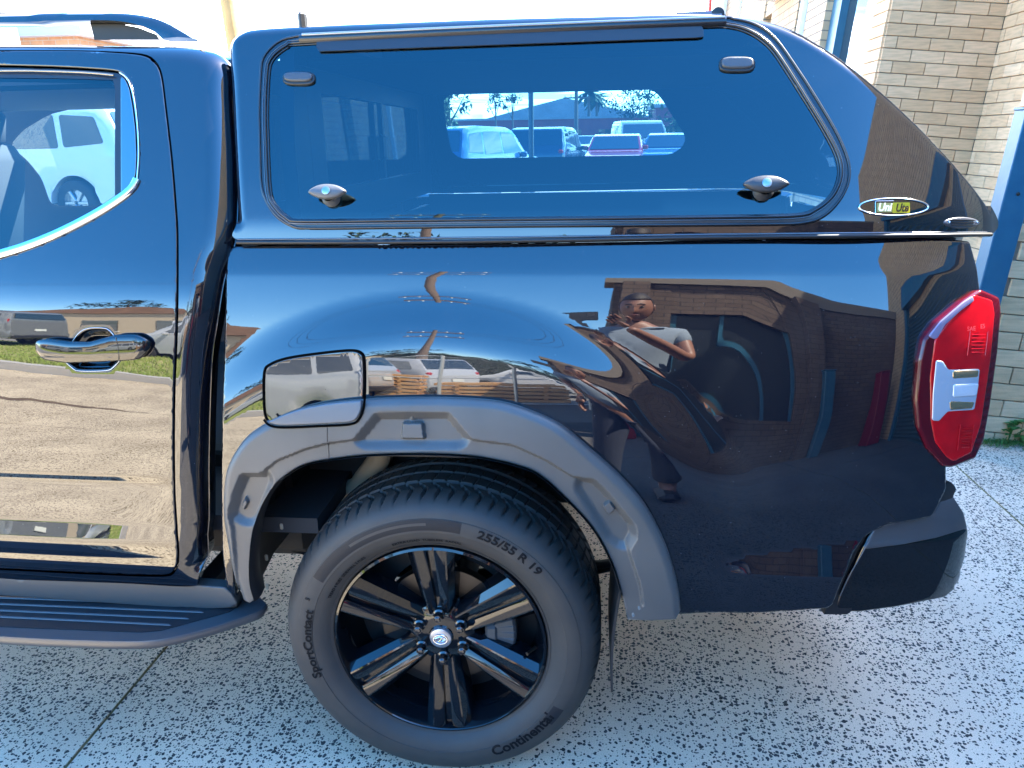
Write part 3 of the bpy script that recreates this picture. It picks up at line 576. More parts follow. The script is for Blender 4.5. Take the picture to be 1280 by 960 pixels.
# rolled edge everywhere but the bottom, where it is tight
ci = CLs
def can_roll():
    return .03
def can_h(s, z): return -0.0*s
def seg_of(L, keep):
    i = int(np.where(~keep & np.roll(keep, -1))[0][0]); k = np.roll(keep, -i-1); Q = np.roll(L, -i-1, 0); n = int(np.argmin(k)) if not k.all() else len(k); return Q[:n]
shell = panel('canopy_shell', CAN, CLs, [WI], step=.010, roll=.028, skirt=.012, m=PAINT, parent=ute,
              rollseg=seg_of(CLs, CLs[:, 1] > 1.345))
shell['label'] = 'gloss black hard canopy with a wide side window over the tray'
_lo, _hi = WI.min(0), WI.max(0); _t = (WI-_lo)/(_hi-_lo); WFAR = (_lo+[.115, .085])+_t*((_hi-_lo)-[.25, .112])
shell2 = panel('far_canopy_side', CAN, CLs[::2], [WFAR[::2]], step=.03, roll=.028, skirt=.012, m=PAINT, parent=ute, mirror=UW)
glass = panel('canopy_window', CAN, WI, step=.03, lift=.000, skirt=.004, m=WIN, parent=ute)
glass['label'] = 'dark blue tinted lift-up side window of the canopy'
panel('far_canopy_window', CAN, WFAR[::2], step=.04, lift=.0, skirt=0, m=WINF, parent=ute, mirror=UW)
# window surround: outer bead, channel and inner bead
def lerp_loop(a, b, t): return resample(a*(1-t)+b*t, len(a))
WOa = WO; WIa = WI[np.array([np.argmin(((WI-w)**2).sum(1)) for w in WO])]
sealm = panel('window_seal', CAN, WO, [WI+(WI.mean(0)-WI)*.004], step=.012, lift=.003, roll=.004, hroll=.002, skirt=.004, m=SEAL, parent=glass)
def inset(L, d):
    t = np.roll(L, -1, 0)-np.roll(L, 1, 0); n = np.stack([-t[:, 1], t[:, 0]], -1); n /= np.linalg.norm(n, axis=1, keepdims=True)
    if inside(L+n*1e-3, L).mean() < .5: n = -n
    return L+n*d
ribbon('seal_bead', CAN, inset(WI, -.0045), .0030, SEAL, glass, lift=.0045)
ribbon('seal_bead', CAN, inset(WO, .004), .0028, SEAL, glass, lift=.0035)
ribbon('seal_highlight_bead', CAN, inset(WI, -.0095), .0016, mat('glossy_seal', (.03, .034, .042), .12, ior=1.9), glass, lift=.0042)
# top rail and hanging flap of the window
rail = CAN.pts(smooth_loop([(376, 50), (500, 44.5), (640, 38.5), (780, 33), (907, 28.5)], 60, False)); ribbon('hinge_rail', CAN, rail, .0085, SEAL, glass, False, lift=.007, flat=.7)
rail2 = CAN.pts(smooth_loop([(380, 47), (500, 41.5), (640, 35.5), (780, 30), (905, 25.5)], 60, False)); ribbon('hinge_rail_lip', CAN, rail2, .003, mat('satin_alloy', (.30, .31, .33), .3, .8), glass, False, lift=.012)
fp = CAN.pts(resample(np.array([(397, 53), (640, 42), (879, 34), (879, 48.5), (640, 57), (397, 66)], float), 120)); panel('rail_flap', CAN, fp, step=.02, lift=.0065, skirt=.004, m=mat('satin_black_alloy', (.035, .038, .045), .32, .3), parent=glass)
# oval pads and latches
for (cx, cy, w, h) in ((374.5, 99, 40, 17), (921, 81.5, 45, 20)):
    a = np.linspace(0, 2*np.pi, 60, endpoint=False); sup = lambda e: (np.sign(np.cos(a))*np.abs(np.cos(a))**e, np.sign(np.sin(a))*np.abs(np.sin(a))**e)
    c_, s_ = sup(.62); o1 = CAN.pts(np.stack([cx+w/2*c_, cy+h/2*s_], -1)); o2 = CAN.pts(np.stack([cx+(w/2-2.5)*c_, cy-1+(h/2-2.6)*s_], -1))
    pl = panel('hinge_pad', CAN, o1, step=.006, lift=.006, roll=.003, skirt=.007, m=BLACKP, parent=glass)
    panel('hinge_cap', CAN, o2, step=.004, lift=.011, roll=.004, skirt=.006, m=mat('pad_grey', (.06, .063, .07), .38, bump=(900, .3, .0005)), parent=glass)
def latch(cx, cy, k, mcol):
    q = CAN.at(cx, cy)[0]; c = CAN.base(np.array([q[0]]), np.array([q[1]]))[0]; n = CAN.nrm(np.array([q[0]]), np.array([q[1]]))[0]
    zax = Vector(n); xax = Vector((1, 0, 0)); xax = (xax-zax*xax.dot(zax)).normalized(); yax = zax.cross(xax)
    def W(a, b, h): return tuple(Vector(c)+xax*a+yax*b+zax*h)
    M = MB()
    # round spindle base
    n_ = 24; rings = [(.019*k, .004), (.019*k, .010), (.015*k, .014), (.012*k, .026)]
    V = []; 
    for r, h in rings: V += [W(r*math.cos(2*math.pi*i/n_), r*math.sin(2*math.pi*i/n_)-.006, h) for i in range(n_)]
    M.add(V, [(j*n_+i, j*n_+(i+1) % n_, (j+1)*n_+(i+1) % n_, (j+1)*n_+i) for j in range(len(rings)-1) for i in range(n_)])
    # paddle: pointed oval bar
    a = np.linspace(0, 2*np.pi, 40, endpoint=False); ox = .041*k*np.sign(np.cos(a))*np.abs(np.cos(a))**.9; oy = .0155*k*np.sin(a)*(1-.45*np.abs(np.cos(a))**2.2)
    V = []; hs = [(.024, .80), (.027, .97), (.033, 1.0), (.037, .94), (.0395, .80)]
    for h, f in hs: V += [W(x*f, y*f, h) for x, y in zip(ox, oy)]
    m_ = 40; M.add(V, [(j*m_+i, j*m_+(i+1) % m_, (j+1)*m_+(i+1) % m_, (j+1)*m_+i) for j in range(len(hs)-1) for i in range(m_)]+[tuple(range(m_)), tuple((len(hs)-1)*m_+i for i in range(m_))])
    M.build('latch', mcol, glass, True, 50)
    M = MB(); V = []; rr = [(.0085*k, .0385), (.0085*k, .0425), (.0065*k, .0432)]
    for r, h in rr: V += [W(r*math.cos(2*math.pi*i/n_), r*math.sin(2*math.pi*i/n_), h) for i in range(n_)]
    M.add(V, [(j*n_+i, j*n_+(i+1) % n_, (j+1)*n_+(i+1) % n_, (j+1)*n_+i) for j in range(2) for i in range(n_)]+[tuple(2*n_+i for i in range(n_))]); M.build('lock_cylinder', mat('lock_steel', (.32, .36, .38), .3, .9), glass, True, 40)
LT = mat('latch_black', (.035, .036, .04), .35, bump=(700, .3, .0005)); LT2 = mat('latch_grey', (.09, .092, .098), .35, bump=(700, .3, .0005))
latch(415.5, 245, 1.0, LT2); latch(953, 236, 1.08, LT)
# badge and vent
a = np.linspace(0, 2*np.pi, 72, endpoint=False); bo = CAN.pts(np.stack([1116.5+43*np.cos(a), 259+10.6*np.sin(a)], -1))
bd = panel('badge', CAN, CAN.pts(np.stack([1116.5+40*np.cos(a), 259+8.7*np.sin(a)], -1)), step=.008, lift=.0012, skirt=.001, m=GLOSSB, parent=ute); bd['label'] = 'chrome oval maker badge with yellow lettering block on the canopy corner'
ribbon('badge_ring', CAN, bo, .0018, CHROME, bd, lift=.002)
YEL = mat('badge_yellow', (.50, .36, .004), .35); GOLD = mat('badge_gold', (.36, .30, .09), .3, .3)
def quadpx(S, x0, y0, x1, y1, r=.6): return S.pts(resample(round_poly([(x0, y0), (x1, y0), (x1, y1), (x0, y1)], r, 2), 40))
panel('badge_plate', CAN, quadpx(CAN, 1115, 253.5, 1136.5, 266.5), step=.01, lift=.0022, skirt=.001, m=YEL, parent=bd)
panel('badge_plate', CAN, quadpx(CAN, 1095.5, 254, 1114.5, 265.5), step=.01, lift=.0022, skirt=.001, m=GOLD, parent=bd)
text_on('badge_lettering', CAN, 'Ute', 1126, 260.5, .021, 0, GLOSSB, bd, .003, .35, .0006); text_on('badge_lettering', CAN, 'Uni', 1104.5, 259.8, .021, 0, mat('badge_cream', (.9, .86, .6), .3), bd, .003, .3, .0006)
fr = CAN.pts(resample(np.array([(1116, 251.6), (1093.5, 251.8), (1093.5, 267)], float), 30, False)); ribbon('badge_frame_line', CAN, fr, .0007, CHROME, bd, False, lift=.0028)
vo_ = CAN.pts(np.stack([1201+22*np.cos(a), 278.5+7.2*np.sin(a)], -1)); vn = panel('canopy_vent', CAN, vo_, step=.006, lift=.003, roll=.003, skirt=.004, m=mat('vent_grey', (.05, .055, .07), .3), parent=ute)
for yy in (275.5, 278.5, 281.5): ribbon('vent_louvre', CAN, CAN.pts(resample(np.array([(1187, yy), (1215, yy)], float), 12, False)), .0012, GLOSSB, vn, False, lift=.004)
for xx in (1184, 1218): M = MB(); p = CAN.P(xx, 278.5, .005); M.lathe([(0, -.003), (.0022, -.0025), (.0034, 0)], tuple(p), 12); M.build('vent_screw', CHROME, vn, True)
# canopy underside seal line
ul = CAN.pts(smooth_loop([(297, 303), (500, 302.5), (700, 300), (880, 297), (1100, 294.8), (1236, 293.5)], 80, False)); ribbon('canopy_base_seal', CAN, ul, .0042, BLACKP, ute, False, lift=.004)
ul = CAN.pts(smooth_loop([(297, 299.3), (500, 298), (700, 295.8), (880, 293.3), (1100, 291.3), (1232, 290.5)], 80, False)); ribbon('canopy_base_trim', CAN, ul, .0022, mat('base_trim', (.06, .066, .08), .15, ior=1.8), shell, False, lift=.0015)
# canopy roof, front wall, rear hatch
q = CAN.pts(smooth_loop(can_px[7:18], 60, False)); E0 = CAN.base(q[:, 0], q[:, 1])-CAN.nrm(q[:, 0], q[:, 1])*.028
ys = np.linspace(0, 1, 14); G = np.stack([np.stack([np.interp(t, [0, 1], [p[0], p[0]]) + 0*t for p in E0], 0) for t in ys], 0)
GR = np.zeros((len(ys), len(E0), 3))
for i, t in enumerate(ys):
    GR[i, :, 0] = E0[:, 0]; GR[i, :, 1] = E0[:, 1]*(1-t)+(UW-E0[:, 1])*t; GR[i, :, 2] = E0[:, 2]+.028*math.sin(math.pi*t)**.7
M = MB(); M.grid(GR); M.build('canopy_roof', PAINT, ute, True, 60)
q = CAN.pts(smooth_loop(can_px[17:27], 44, False)); E1 = CAN.base(q[:, 0], q[:, 1])-CAN.nrm(q[:, 0], q[:, 1])*.028
hw = [0, .10, .9, 1.0]; GR = np.stack([np.stack([E1[:, 0]+.04*math.sin(math.pi*t), E1[:, 1]*(1-t)+(UW-E1[:, 1])*t, E1[:, 2]], -1) for t in np.linspace(0, 1, 12)], 0)
M = MB(); M.grid(GR); M.build('rear_hatch', PAINT, ute, True, 60)
M = MB(); M.box((.23, UW/2, 1.668), (1.06, UW-.62, .012)); M.build('canopy_headliner', INTER, ute)
M = MB(); M.box((.80, UW/2, 1.655), (.10, UW-.70, .012), Matrix.Rotation(rad(17), 3, 'Y')); M.build('rear_headliner', INTER, ute)
# front wall of canopy and cab rear wall, both with a window opening
def wall_with_window(name, x, y0, y1, z0, z1, wy0, wy1, wz0, wz1, m, t=.02):
    M = MB()
    M.box((x, (y0+wy0)/2, (z0+z1)/2), (t, wy0-y0, z1-z0)); M.box((x, (y1+wy1)/2, (z0+z1)/2), (t, y1-wy1, z1-z0)); M.box((x, (wy0+wy1)/2, (z0+wz0)/2), (t, wy1-wy0, wz0-z0)); M.box((x, (wy0+wy1)/2, (z1+wz1)/2), (t, wy1-wy0, z1-wz1))
    return M.build(name, m, ute)
wall_with_window('canopy_front_wall', -.312, OT+.20, UW-OT-.20, 1.30, 1.697, .40, UW-.40, 1.385, 1.61, BLACKP)
wall_with_window('cab_rear_wall', -.43, OT+.16, UW-OT-.16, .60, 1.65, .38, UW-.38, 1.36, 1.61, BLACKP)
for s_ in (lambda q: q, lambda q: UW-q):
    M = MB(); M.prism([(s_(OT+.095), 1.30), (s_(OT+.199), 1.30), (s_(OT+.199), 1.69), (s_(OT+.150), 1.69), (s_(OT+.10), 1.50)], -.334, -.302, 'X'); M.build('front_wall_corner', BLACKP, ute)
_hy = np.linspace(OT+.17, UW-OT-.17, 24); M = MB(); M.prism([(y, 1.66) for y in _hy]+[(y, 1.700+.032*max(0, math.sin(math.pi*(y-.22)/(UW-.44)))**.7) for y in _hy[::-1]], -.324, -.300, 'X'); M.build('front_wall_header', BLACKP, ute)
for x_, z0, z1 in ((-.316, 1.385, 1.61), (-.428, 1.36, 1.61)):
    M = MB(); M.add([(x_, .36, z0), (x_, UW-.36, z0), (x_, UW-.36, z1), (x_, .36, z1)], [(0, 1, 2, 3)]); M.build('bulkhead_window', WINF, ute)
M = MB(); M.box((-.302, UW/2, 1.50), (.014, .02, .22)); M.box((-.302, UW/2, 1.48), (.02, .06, .08), bev=.01); M.build('bulkhead_window_catch', BLACKP, ute)
# tray floor / inner sides
M = MB(); M.box((.38, UW/2, .80), (1.40, UW-.30, .03)); M.box((.38, .17, 1.05), (1.40, .02, .48)); M.box((.38, UW-.17, 1.05), (1.40, .02, .48)); M.box((-.33, UW/2, 1.02), (.02, UW-.34, .46)); M.build('tray_liner', BLACKP, ute)
# roof ends: small fittings on the canopy top
p = PY(378.5, 27, .30); M = MB(); M.box((p[0], p[1], p[2]-.005), (.016, .03, .05), bev=.006); M.build('roof_fin', BLACKP, ute, True)
p = PY(884, 14, .42); M = MB(); M.box((p[0]-.02, p[1], p[2]-.018), (.12, .07, .03), bev=.012); M.build('hatch_hinge_cover', PAINT, ute, True); M = MB(); M.lathe([(0, -.03), (.014, -.028), (.016, 0), (.014, .028), (0, .03)], (p[0]+.02, p[1], p[2]-.010), 16, 'Y'); M.build('hatch_hinge_knuckle', BLACKP, ute, True)
# ---- cab side
door_px = [(-420, 73), (-200, 66), (0, 63), (90, 63), (140, 65), (178, 69), (193, 78), (201, 95), (207, 140), (214, 200), (219, 260), (221, 300), (220.5, 400), (217, 500), (217, 600), (220, 660), (222, 695), (218, 712), (200, 719.5), (100, 716), (0, 711), (-200, 700), (-420, 688)]
DLp = smooth_loop(door_px[2:-2], 300, False); cd = np.array([0, 400.])
DL = DOOR.pts(np.vstack([[(-420, 73), (-380, 72), (-300, 69), (-200, 66.5), (-100, 64)], DLp, [(-100, 706), (-200, 700), (-300, 694), (-380, 690), (-420, 688), (-420, 600), (-420, 500), (-420, 400), (-420, 300), (-420, 200)]]))
win_px = [(-430, 90), (-200, 85), (0, 81), (60, 82.5), (110, 85), (146, 88.5), (158, 96), (165, 110), (169, 130), (172.5, 160), (174, 195), (172.5, 222), (166, 236), (150, 251), (120, 272), (80, 293), (40, 310), (0, 323), (-200, 375), (-430, 400)]
wl = smooth_loop(win_px[2:-2], 200, False); WL = DOOR.pts(np.vstack([[(-400, 89), (-300, 87), (-200, 85), (-100, 83)], wl, [(-100, 350), (-200, 372), (-300, 390), (-400, 400), (-401, 300), (-401, 200)]]))
DLr = resample(DL, 420); WLr = resample(WL, 300)
cup = DOOR.pts(smooth_loop([(86, 438), (93, 424), (102, 414), (113, 410), (130, 410), (137, 413), (143, 420), (150, 432), (152, 446), (143, 458), (133, 463), (100, 463.5), (90, 459), (82, 450)], 90))
door = panel('rear_door', DOOR, DLr, [WLr, cup], step=.010, roll=.004, hroll=.003, skirt=.03, m=PAINT, parent=ute); door['label'] = 'gloss black rear passenger door with a pull handle and curved window line'
def grow(L, d): return inset(L, -d)
def dense(L, a=.0055, b=.03):
    q = resample(L, 4000); out = [q[0]]
    for p in q[1:]:
        lim = a if (p[0] > -.62 or (p[1] > 1.55 and p[0] > -1.0)) else b
        if np.linalg.norm(p-out[-1]) >= lim: out.append(p)
    return np.array(out)
cab_px = [(-430, 44), (0, 44.5), (120, 45), (215, 46), (250, 50), (272, 60), (283, 80), (284, 120), (286, 200), (283, 290), (268, 345), (260, 400), (253, 450), (250, 520), (249, 600), (250, 680), (247, 722), (238, 733), (150, 729), (0, 724), (-430, 705)]
cl_ = smooth_loop(cab_px[1:-1], 900, False); CB = dense(DOOR.pts(np.vstack([[(-430, 44), (-300, 44), (-150, 44)], cl_, [(-150, 718), (-300, 711), (-430, 705), (-430, 550), (-430, 400), (-430, 250)]])))
rs = seg_of(CB, ((CB[:, 1] > 1.55) & (CB[:, 0] > CB[:, 0].min()+.01)) | (CB[:, 0] > -.56))
side = panel('cab_side', DOOR, CB, [grow(DLr, .0042)], step=.010, roll=.055, skirt=.03, m=PAINT, parent=ute, rollseg=rs)
side['label'] = 'gloss black cab pillar and roof edge round the rear door'
GAPS = Surf(DP, [(-4, -5), (-1.2, -2.0), (-.6, 0), (-.35, 1.5), (.5, 3)], .032, None, None); GAPS.o = DOOR.o.copy()
ribbon('door_gap_rubber', GAPS, grow(DLr, .004), .006, BLACKP, ute)
# window furniture: frame, glass, quarter panel, divider, chrome strip
glass_px = [(-400, 104), (-200, 99), (0, 95.5), (80, 96.5), (141.5, 98.5), (141.5, 257), (120, 268), (80, 286), (40, 302), (0, 314), (-200, 362), (-400, 385)]
gd = resample(DOOR.pts(np.vstack([resample(np.array(glass_px, float), 160)])), 160)
GLS = Surf(DP, [(-4, -5), (-1.2, -2.0), (-.6, 0), (-.35, 1.5), (.5, 3)], .020, None, None); GLS.o = DOOR.o.copy()
inn = resample(GLS.pts(np.vstack([resample(np.array(glass_px, float), 160)])), 160)
dg = panel('door_window', GLS, inset(inn, -.012), step=.04, m=WINC, parent=ute, skirt=0); dg['label'] = 'blue tinted window glass of the rear door'
panel('window_frame', DOOR, inset(WLr, .002), [gd], step=.012, lift=-.006, roll=.001, skirt=.02, m=mat('frame_black', (.02, .022, .027), .3), parent=door)
qp = [(149.5, 93), (156, 98), (161, 110), (165, 132), (168.5, 160), (170, 195), (169, 218), (163, 232), (150, 244)]
QP = DOOR.pts(resample(round_poly(qp, 2, 3), 80)); panel('quarter_panel', DOOR, QP, step=.01, lift=-.001, roll=.003, skirt=.004, m=mat('quarter_gloss', (.006, .010, .02), .02, ior=3.0), parent=door)
ct = DOOR.pts(smooth_loop([(171.5, 224), (166, 234.5), (152, 246.5), (122, 266), (82, 287), (42, 304), (0, 317.5), (-100, 344), (-200, 367), (-380, 392)], 110, False)); ribbon('chrome_strip', DOOR, ct, .0098, CHROME, door, False, lift=.001, flat=.7, n=14)
ct = DOOR.pts(smooth_loop([(150, 91), (159, 98), (165, 112), (169.5, 135), (172.6, 165), (173.5, 195), (171.5, 224)], 60, False)); ribbon('chrome_edge', DOOR, ct, .0016, CHROME, door, False, lift=.001)
ct = DOOR.pts(smooth_loop([(-400, 96), (-200, 91), (0, 88.5), (60, 89), (110, 91), (142, 94)], 60, False)); ribbon('frame_strip', DOOR, ct, .0022, mat('bronze_strip', (.30, .25, .2), .25, .8), door, False, lift=.0)
# ---- door handle: dished cup, bar and key cap
HB = lambda x, y, l=0: DOOR.P(x, y, l)
def cup_h(s, z):
    Q = np.stack([np.ravel(s), np.ravel(z)], -1); d = pdist(Q, cup); d = np.where(inside(Q, cup), d, 0); return (-.016*sstep(d/.022)).reshape(np.shape(s))
handle = panel('door_handle', DOOR, cup, step=.003, lift=.0, h=cup_h, skirt=0, m=GLOSSB, parent=ute); handle['label'] = 'gloss black pull handle over a dished cup in the rear door'
ribbon('cup_rim', DOOR, cup, .0010, CHROME_D, handle, lift=.001)
xs = np.linspace(47, 191.5, 44); M = MB(); V = []; n_ = 20
for i, x in enumerate(xs):
    t = (x-47)/144.5; e = max(.12, min(1, (1-abs(2*t-1)**9))**.5) if 0 < t < 1 else .12
    top = np.interp(x, [47, 70, 95, 120, 150, 175, 192], [421, 422, 425, 425, 417, 416, 420]); bot = np.interp(x, [47, 60, 90, 120, 150, 180, 192], [441, 449, 452, 451, 450, 449, 440])
    cy = (top+bot)/2; hh = (bot-top)/2*max(e, .15); lift = .012+.020*math.sin(math.pi*min(max(t, 0), 1))**.6
    A = HB(x, cy, 0); up = HB(x, cy-hh, 0)-A; nn = Vector(tuple(DOOR.nrm(*[np.array([v]) for v in DOOR.at(x, cy)[0]])[0]))
    for j in range(n_):
        a_ = 2*math.pi*j/n_; c_, s_ = math.cos(a_), math.sin(a_); c_ = math.copysign(abs(c_)**.62, c_); s_ = math.copysign(abs(s_)**.62, s_)
        V.append(Vector(A)+Vector(up)*c_+nn*(lift*.55+s_*.009*max(e, .15)))
M.add(V, [(i*n_+j, i*n_+(j+1) % n_, (i+1)*n_+(j+1) % n_, (i+1)*n_+j) for i in range(len(xs)-1) for j in range(n_)]+[tuple(range(n_)), tuple((len(xs)-1)*n_+j for j in range(n_))])
hb = M.build('handle_bar', GLOSSB, handle, True, 60)
g0 = [HB(153+4*math.sin(t*2), 420+28*t, .0245+.0*t) for t in np.linspace(0, 1, 8)]; M = MB(); M.tube(g0, .0007, 6); M.build('handle_seam', BLACKP, handle)
M = MB(); M.tube([HB(x, 438+6*abs((x-100)/50)**0.0, .0245) for x in np.linspace(60, 148, 14)], .0008, 6); M.build('handle_seam', BLACKP, handle)
# ---- roof and roof rail, cab back
q = DOOR.pts(smooth_loop([(-600, 43), (-430, 44), (0, 44.5), (120, 45), (215, 46), (250, 50), (268, 58)], 60, False)); E0 = DOOR.base(q[:, 0], q[:, 1])-DOOR.nrm(q[:, 0], q[:, 1])*.055
GR = np.stack([np.stack([E0[:, 0], E0[:, 1]*(1-t)+(UW-E0[:, 1])*t, E0[:, 2]+.035*math.sin(math.pi*t)**.8], -1) for t in np.linspace(0, 1, 14)], 0); M = MB(); M.grid(GR); M.build('cab_roof', PAINT, ute, True, 60)
YR = .34
up = smooth_loop([(-430, 24), (0, 16.5), (60, 14.5), (120, 14), (165, 15.5), (195, 21), (218, 31), (243, 46)], 70, False); lo = smooth_loop([(-430, 34), (0, 31.5), (60, 29.5), (110, 28.5), (150, 29), (175, 33), (195, 41), (205, 50)], 70, False)
V = []; F = []
for (a_, b_) in zip(up, lo):
    P0, P1 = PY(a_[0], a_[1], YR), PY(b_[0], b_[1], YR); V += [P0+[0, .008, -.004], P0+[0, -.010, -.004], P0*.6+P1*.4+[0, -.020, 0], P1*.9+P0*.1+[0, -.024, 0], P1+[0, 0, 0], P1+[0, .03, 0], P0+[0, .03, -.008]]
k = 7; F = [(i*k+j, i*k+(j+1) % k, (i+1)*k+(j+1) % k, (i+1)*k+j) for i in range(len(up)-1) for j in range(k)]+[tuple(range(k)), tuple((len(up)-1)*k+j for j in range(k))]
M = MB(); M.add(V, F); rr_ = M.build('roof_rail', PAINT, ute, True, 40); rr_['label'] = 'black roof rail above the rear door'
fb = [(113, 30), (150, 30), (172, 34), (196, 43), (200, 50), (118, 50)]; M = MB(); V0 = [PY(x, y, YR+.012) for x, y in fb]; V1 = [PY(x, y, YR+.03) for x, y in fb]; M.add(V0+V1, [tuple(range(6)), tuple(range(6, 12))]+[(i, (i+1) % 6, 6+(i+1) % 6, 6+i) for i in range(6)]); M.build('rail_foot', BLACKP, rr_)
# dark cab back edge and the gap to the tray
M = MB(); M.box((-.455, UW/2, .92), (.03, UW-.40, .66)); M.build('cab_back_panel', BLACKP, ute)
# ---- interior seen through the door glass
def seat(x, y, name='seat'):
    M = MB(); M.box((x, y, .95), (.48, .48, .14), bev=.05); o = M.build(name, SEATF, ute, True, 60)
    M = MB(); R = Matrix.Rotation(rad(14), 3, 'Y'); M.box((x+.26, y, 1.24), (.13, .46, .56), R, .05); M.build('seat_back', SEATF, o, True, 60)
    M = MB(); M.box((x+.34, y, 1.58), (.10, .27, .17), R, .04); M.build('headrest', SEATF, o, True, 60)
seat(-2.32, 1.35); seat(-.75, 1.35, 'rear_seat')
far_w = [(-330, 240), (-260, 175), (-150, 145), (-60, 138), (-20, 172), (8, 255), (-60, 262), (-330, 262)]
# far door: panel with two openings, traced where they are seen through the near glass
FS = Surf([(1.9, -20), (1.25, -16), (1.1, -4), (.5, 0)], [(-4, 0), (1.8, 0)], UW-.04, .8)
fd1 = FS.pts(resample(round_poly([(12, 182), (30, 162), (62, 143), (105, 133), (150, 130), (190, 138), (215, 200), (205, 257), (64, 257), (52, 222), (34, 200)], 8, 3), 90)); fd2 = FS.pts(resample(round_poly([(-40, 265), (-20, 215), (-45, 165), (-90, 175), (-130, 230), (-140, 265)], 8, 3), 60))
outer = np.array([(-2.9, .5), (-.40, .5), (-.40, 1.80), (-2.9, 1.80)]); panel('far_cab_side', FS, resample(outer, 120), [fd1, fd2], step=.05, skirt=0, m=INTER, parent=ute)
for L in (fd1,): panel('far_door_window', FS, L, step=.06, skirt=0, m=WINF, parent=ute, lift=.004)
M = MB(); M.box((-1.6, UW/2, .62), (2.6, UW-.2, .04)); M.build('cab_floor', INTER, ute)
M = MB(); M.box((-1.75, UW/2, 1.64), (2.3, UW-.85, .012)); M.build('headliner', INTER, ute)
# ---- sill, side step with raised tread strips
SP = Surf([(.3, -20), (.45, 0), (.8, 10)], [(-4, -3), (-.5, 0), (1.8, 0)], .03, .55)
sl = SP.pts(resample(np.array([(-430, 700), (0, 722), (150, 727), (240, 731), (285, 735), (300, 760), (240, 762), (0, 745), (-430, 722)], float), 120)); panel('sill_cover', SP, sl, step=.02, roll=.004, skirt=.03, m=mat('sill_grey', (.075, .073, .07), .45, bump=(600, .3, .0008)), parent=ute)
ZS = .425
st_out = [(-430, 765), (-200, 782), (0, 796), (90, 800.5), (175, 802), (215, 797), (260, 786), (300, 773), (325, 764), (334, 757), (330, 748), (300, 742), (200, 740), (0, 733), (-430, 706)]
so = resample(smooth_loop(st_out, 220), 160); PP = np.array([PZ(x, y, ZS) for x, y in so])
V = []; c_ = PP.mean(0); k = len(PP)
for dz, sc_ in ((0, .985), (-.003, .995), (-.009, 1.0), (-.017, .995), (-.023, .97)):
    q = PP.copy(); n2 = PP[:, :2]-c_[:2]; q[:, 0] = c_[0]+(q[:, 0]-c_[0])*(1-(1-sc_)*.25); q[:, 1] = c_[1]+(q[:, 1]-c_[1])*sc_; q[:, 2] = ZS+dz; V += list(q)
F = [(j*k+i, j*k+(i+1) % k, (j+1)*k+(i+1) % k, (j+1)*k+i) for j in range(4) for i in range(k)]+[tuple(range(k)), tuple(4*k+i for i in range(k))]
M = MB(); M.add(V, F); step = M.build('side_step', mat('step_satin', (.065, .068, .075), .32, .2, bump=(500, .2, .0006)), ute, True, 40); step['label'] = 'dark side step board with ribbed rubber tread below the doors'
pad = resample(round_poly([(-430, 716), (0, 743), (240, 748), (305, 752), (288, 764), (200, 788), (175, 790), (0, 783), (-430, 756)], 3, 2), 120); PD = [PZ(x, y, ZS+.002) for x, y in pad]; M = MB(); k = len(PD); M.add(PD+[p-[0, 0, .003] for p in PD], [tuple(range(k))]+[(i, (i+1) % k, k+(i+1) % k, k+i) for i in range(k)]); M.build('tread_pad', mat('tread_rubber', (.012, .014, .018), .4, bump=(500, .3, .001)), step)
for (ya, yb, xe) in ((747, 757, 285), (755, 765, 262), (763, 773, 244), (771, 781, 222)):
    p0, p1 = PZ(0, ya, ZS+.003), PZ(xe-12, yb, ZS+.003); d = (p1-p0); p_1 = p0-d*1.1; M = MB(); M.tube([p_1, p0, p1, p1+d*.02+np.array([0, 0, -.002])], [.0034, .0034, .0034, .001], 8, flat=.8); M.build('tread_strip', mat('strip_grey', (.07, .073, .08), .4, bump=(500, .2, .0006)), step, True)
for x_ in (-.62, -1.5): M = MB(); M.box((x_, .20, .43), (.05, .30, .03)); M.build('step_bracket', DARK, ute)
# ---- mud flap
p0 = PY(779, 728, .01); M = MB(); n_ = 12
Vm = []
for i in range(n_):
    t = i/(n_-1); z = .56-.30*t; x = p0[0]-.005-.012*math.sin(t*2.6)-.01*t; Vm += [(x, .01, z), (x, .27, z), (x+.006, .27, z), (x+.006, .01, z)]
M.add(Vm, [(i*4+j, i*4+(j+1) % 4, (i+1)*4+(j+1) % 4, (i+1)*4+j) for i in range(n_-1) for j in range(4)]+[(0, 1, 2, 3), tuple((n_-1)*4+j for j in range(4))]); M.build('mud_flap', RUBBER, ute, True)
# ---- wheel
wheel = empty('wheel', (0, 0, 0)); wheel.parent = ute; wheel['label'] = 'rear wheel with black six-twin-spoke rim and road tyre'
WY = .012                                      # outer face of the rim
NS = 74; NA = NS*12
prof = [(.252, .020), (.256, .008), (.262, .004), (.2625, .0055), (.266, .003), (.272, -.004), (.290, -.013), (.300, -.0155), (.3005, -.0170), (.312, -.0180), (.325, -.0175), (.333, -.0155), (.3335, -.0140), (.345, -.0110), (.356, -.004), (.363, .004), (.369, .013), (.3735, .022), (.3765, .032), (.3785, .042), (.3795, .050)]
tread = []
for y in np.linspace(.054, .212, 40): tread.append((.3805-.002*((y-.133)/.08)**2, y))
full = prof+tread+[(r, .266-h) for r, h in prof[::-1]]
full = np.array(full); K = len(full); th = np.linspace(0, 2*np.pi, NA, endpoint=False)
Rr = np.repeat(full[None, :, 0], NA, 0); Yy = np.repeat(full[None, :, 1], NA, 0)
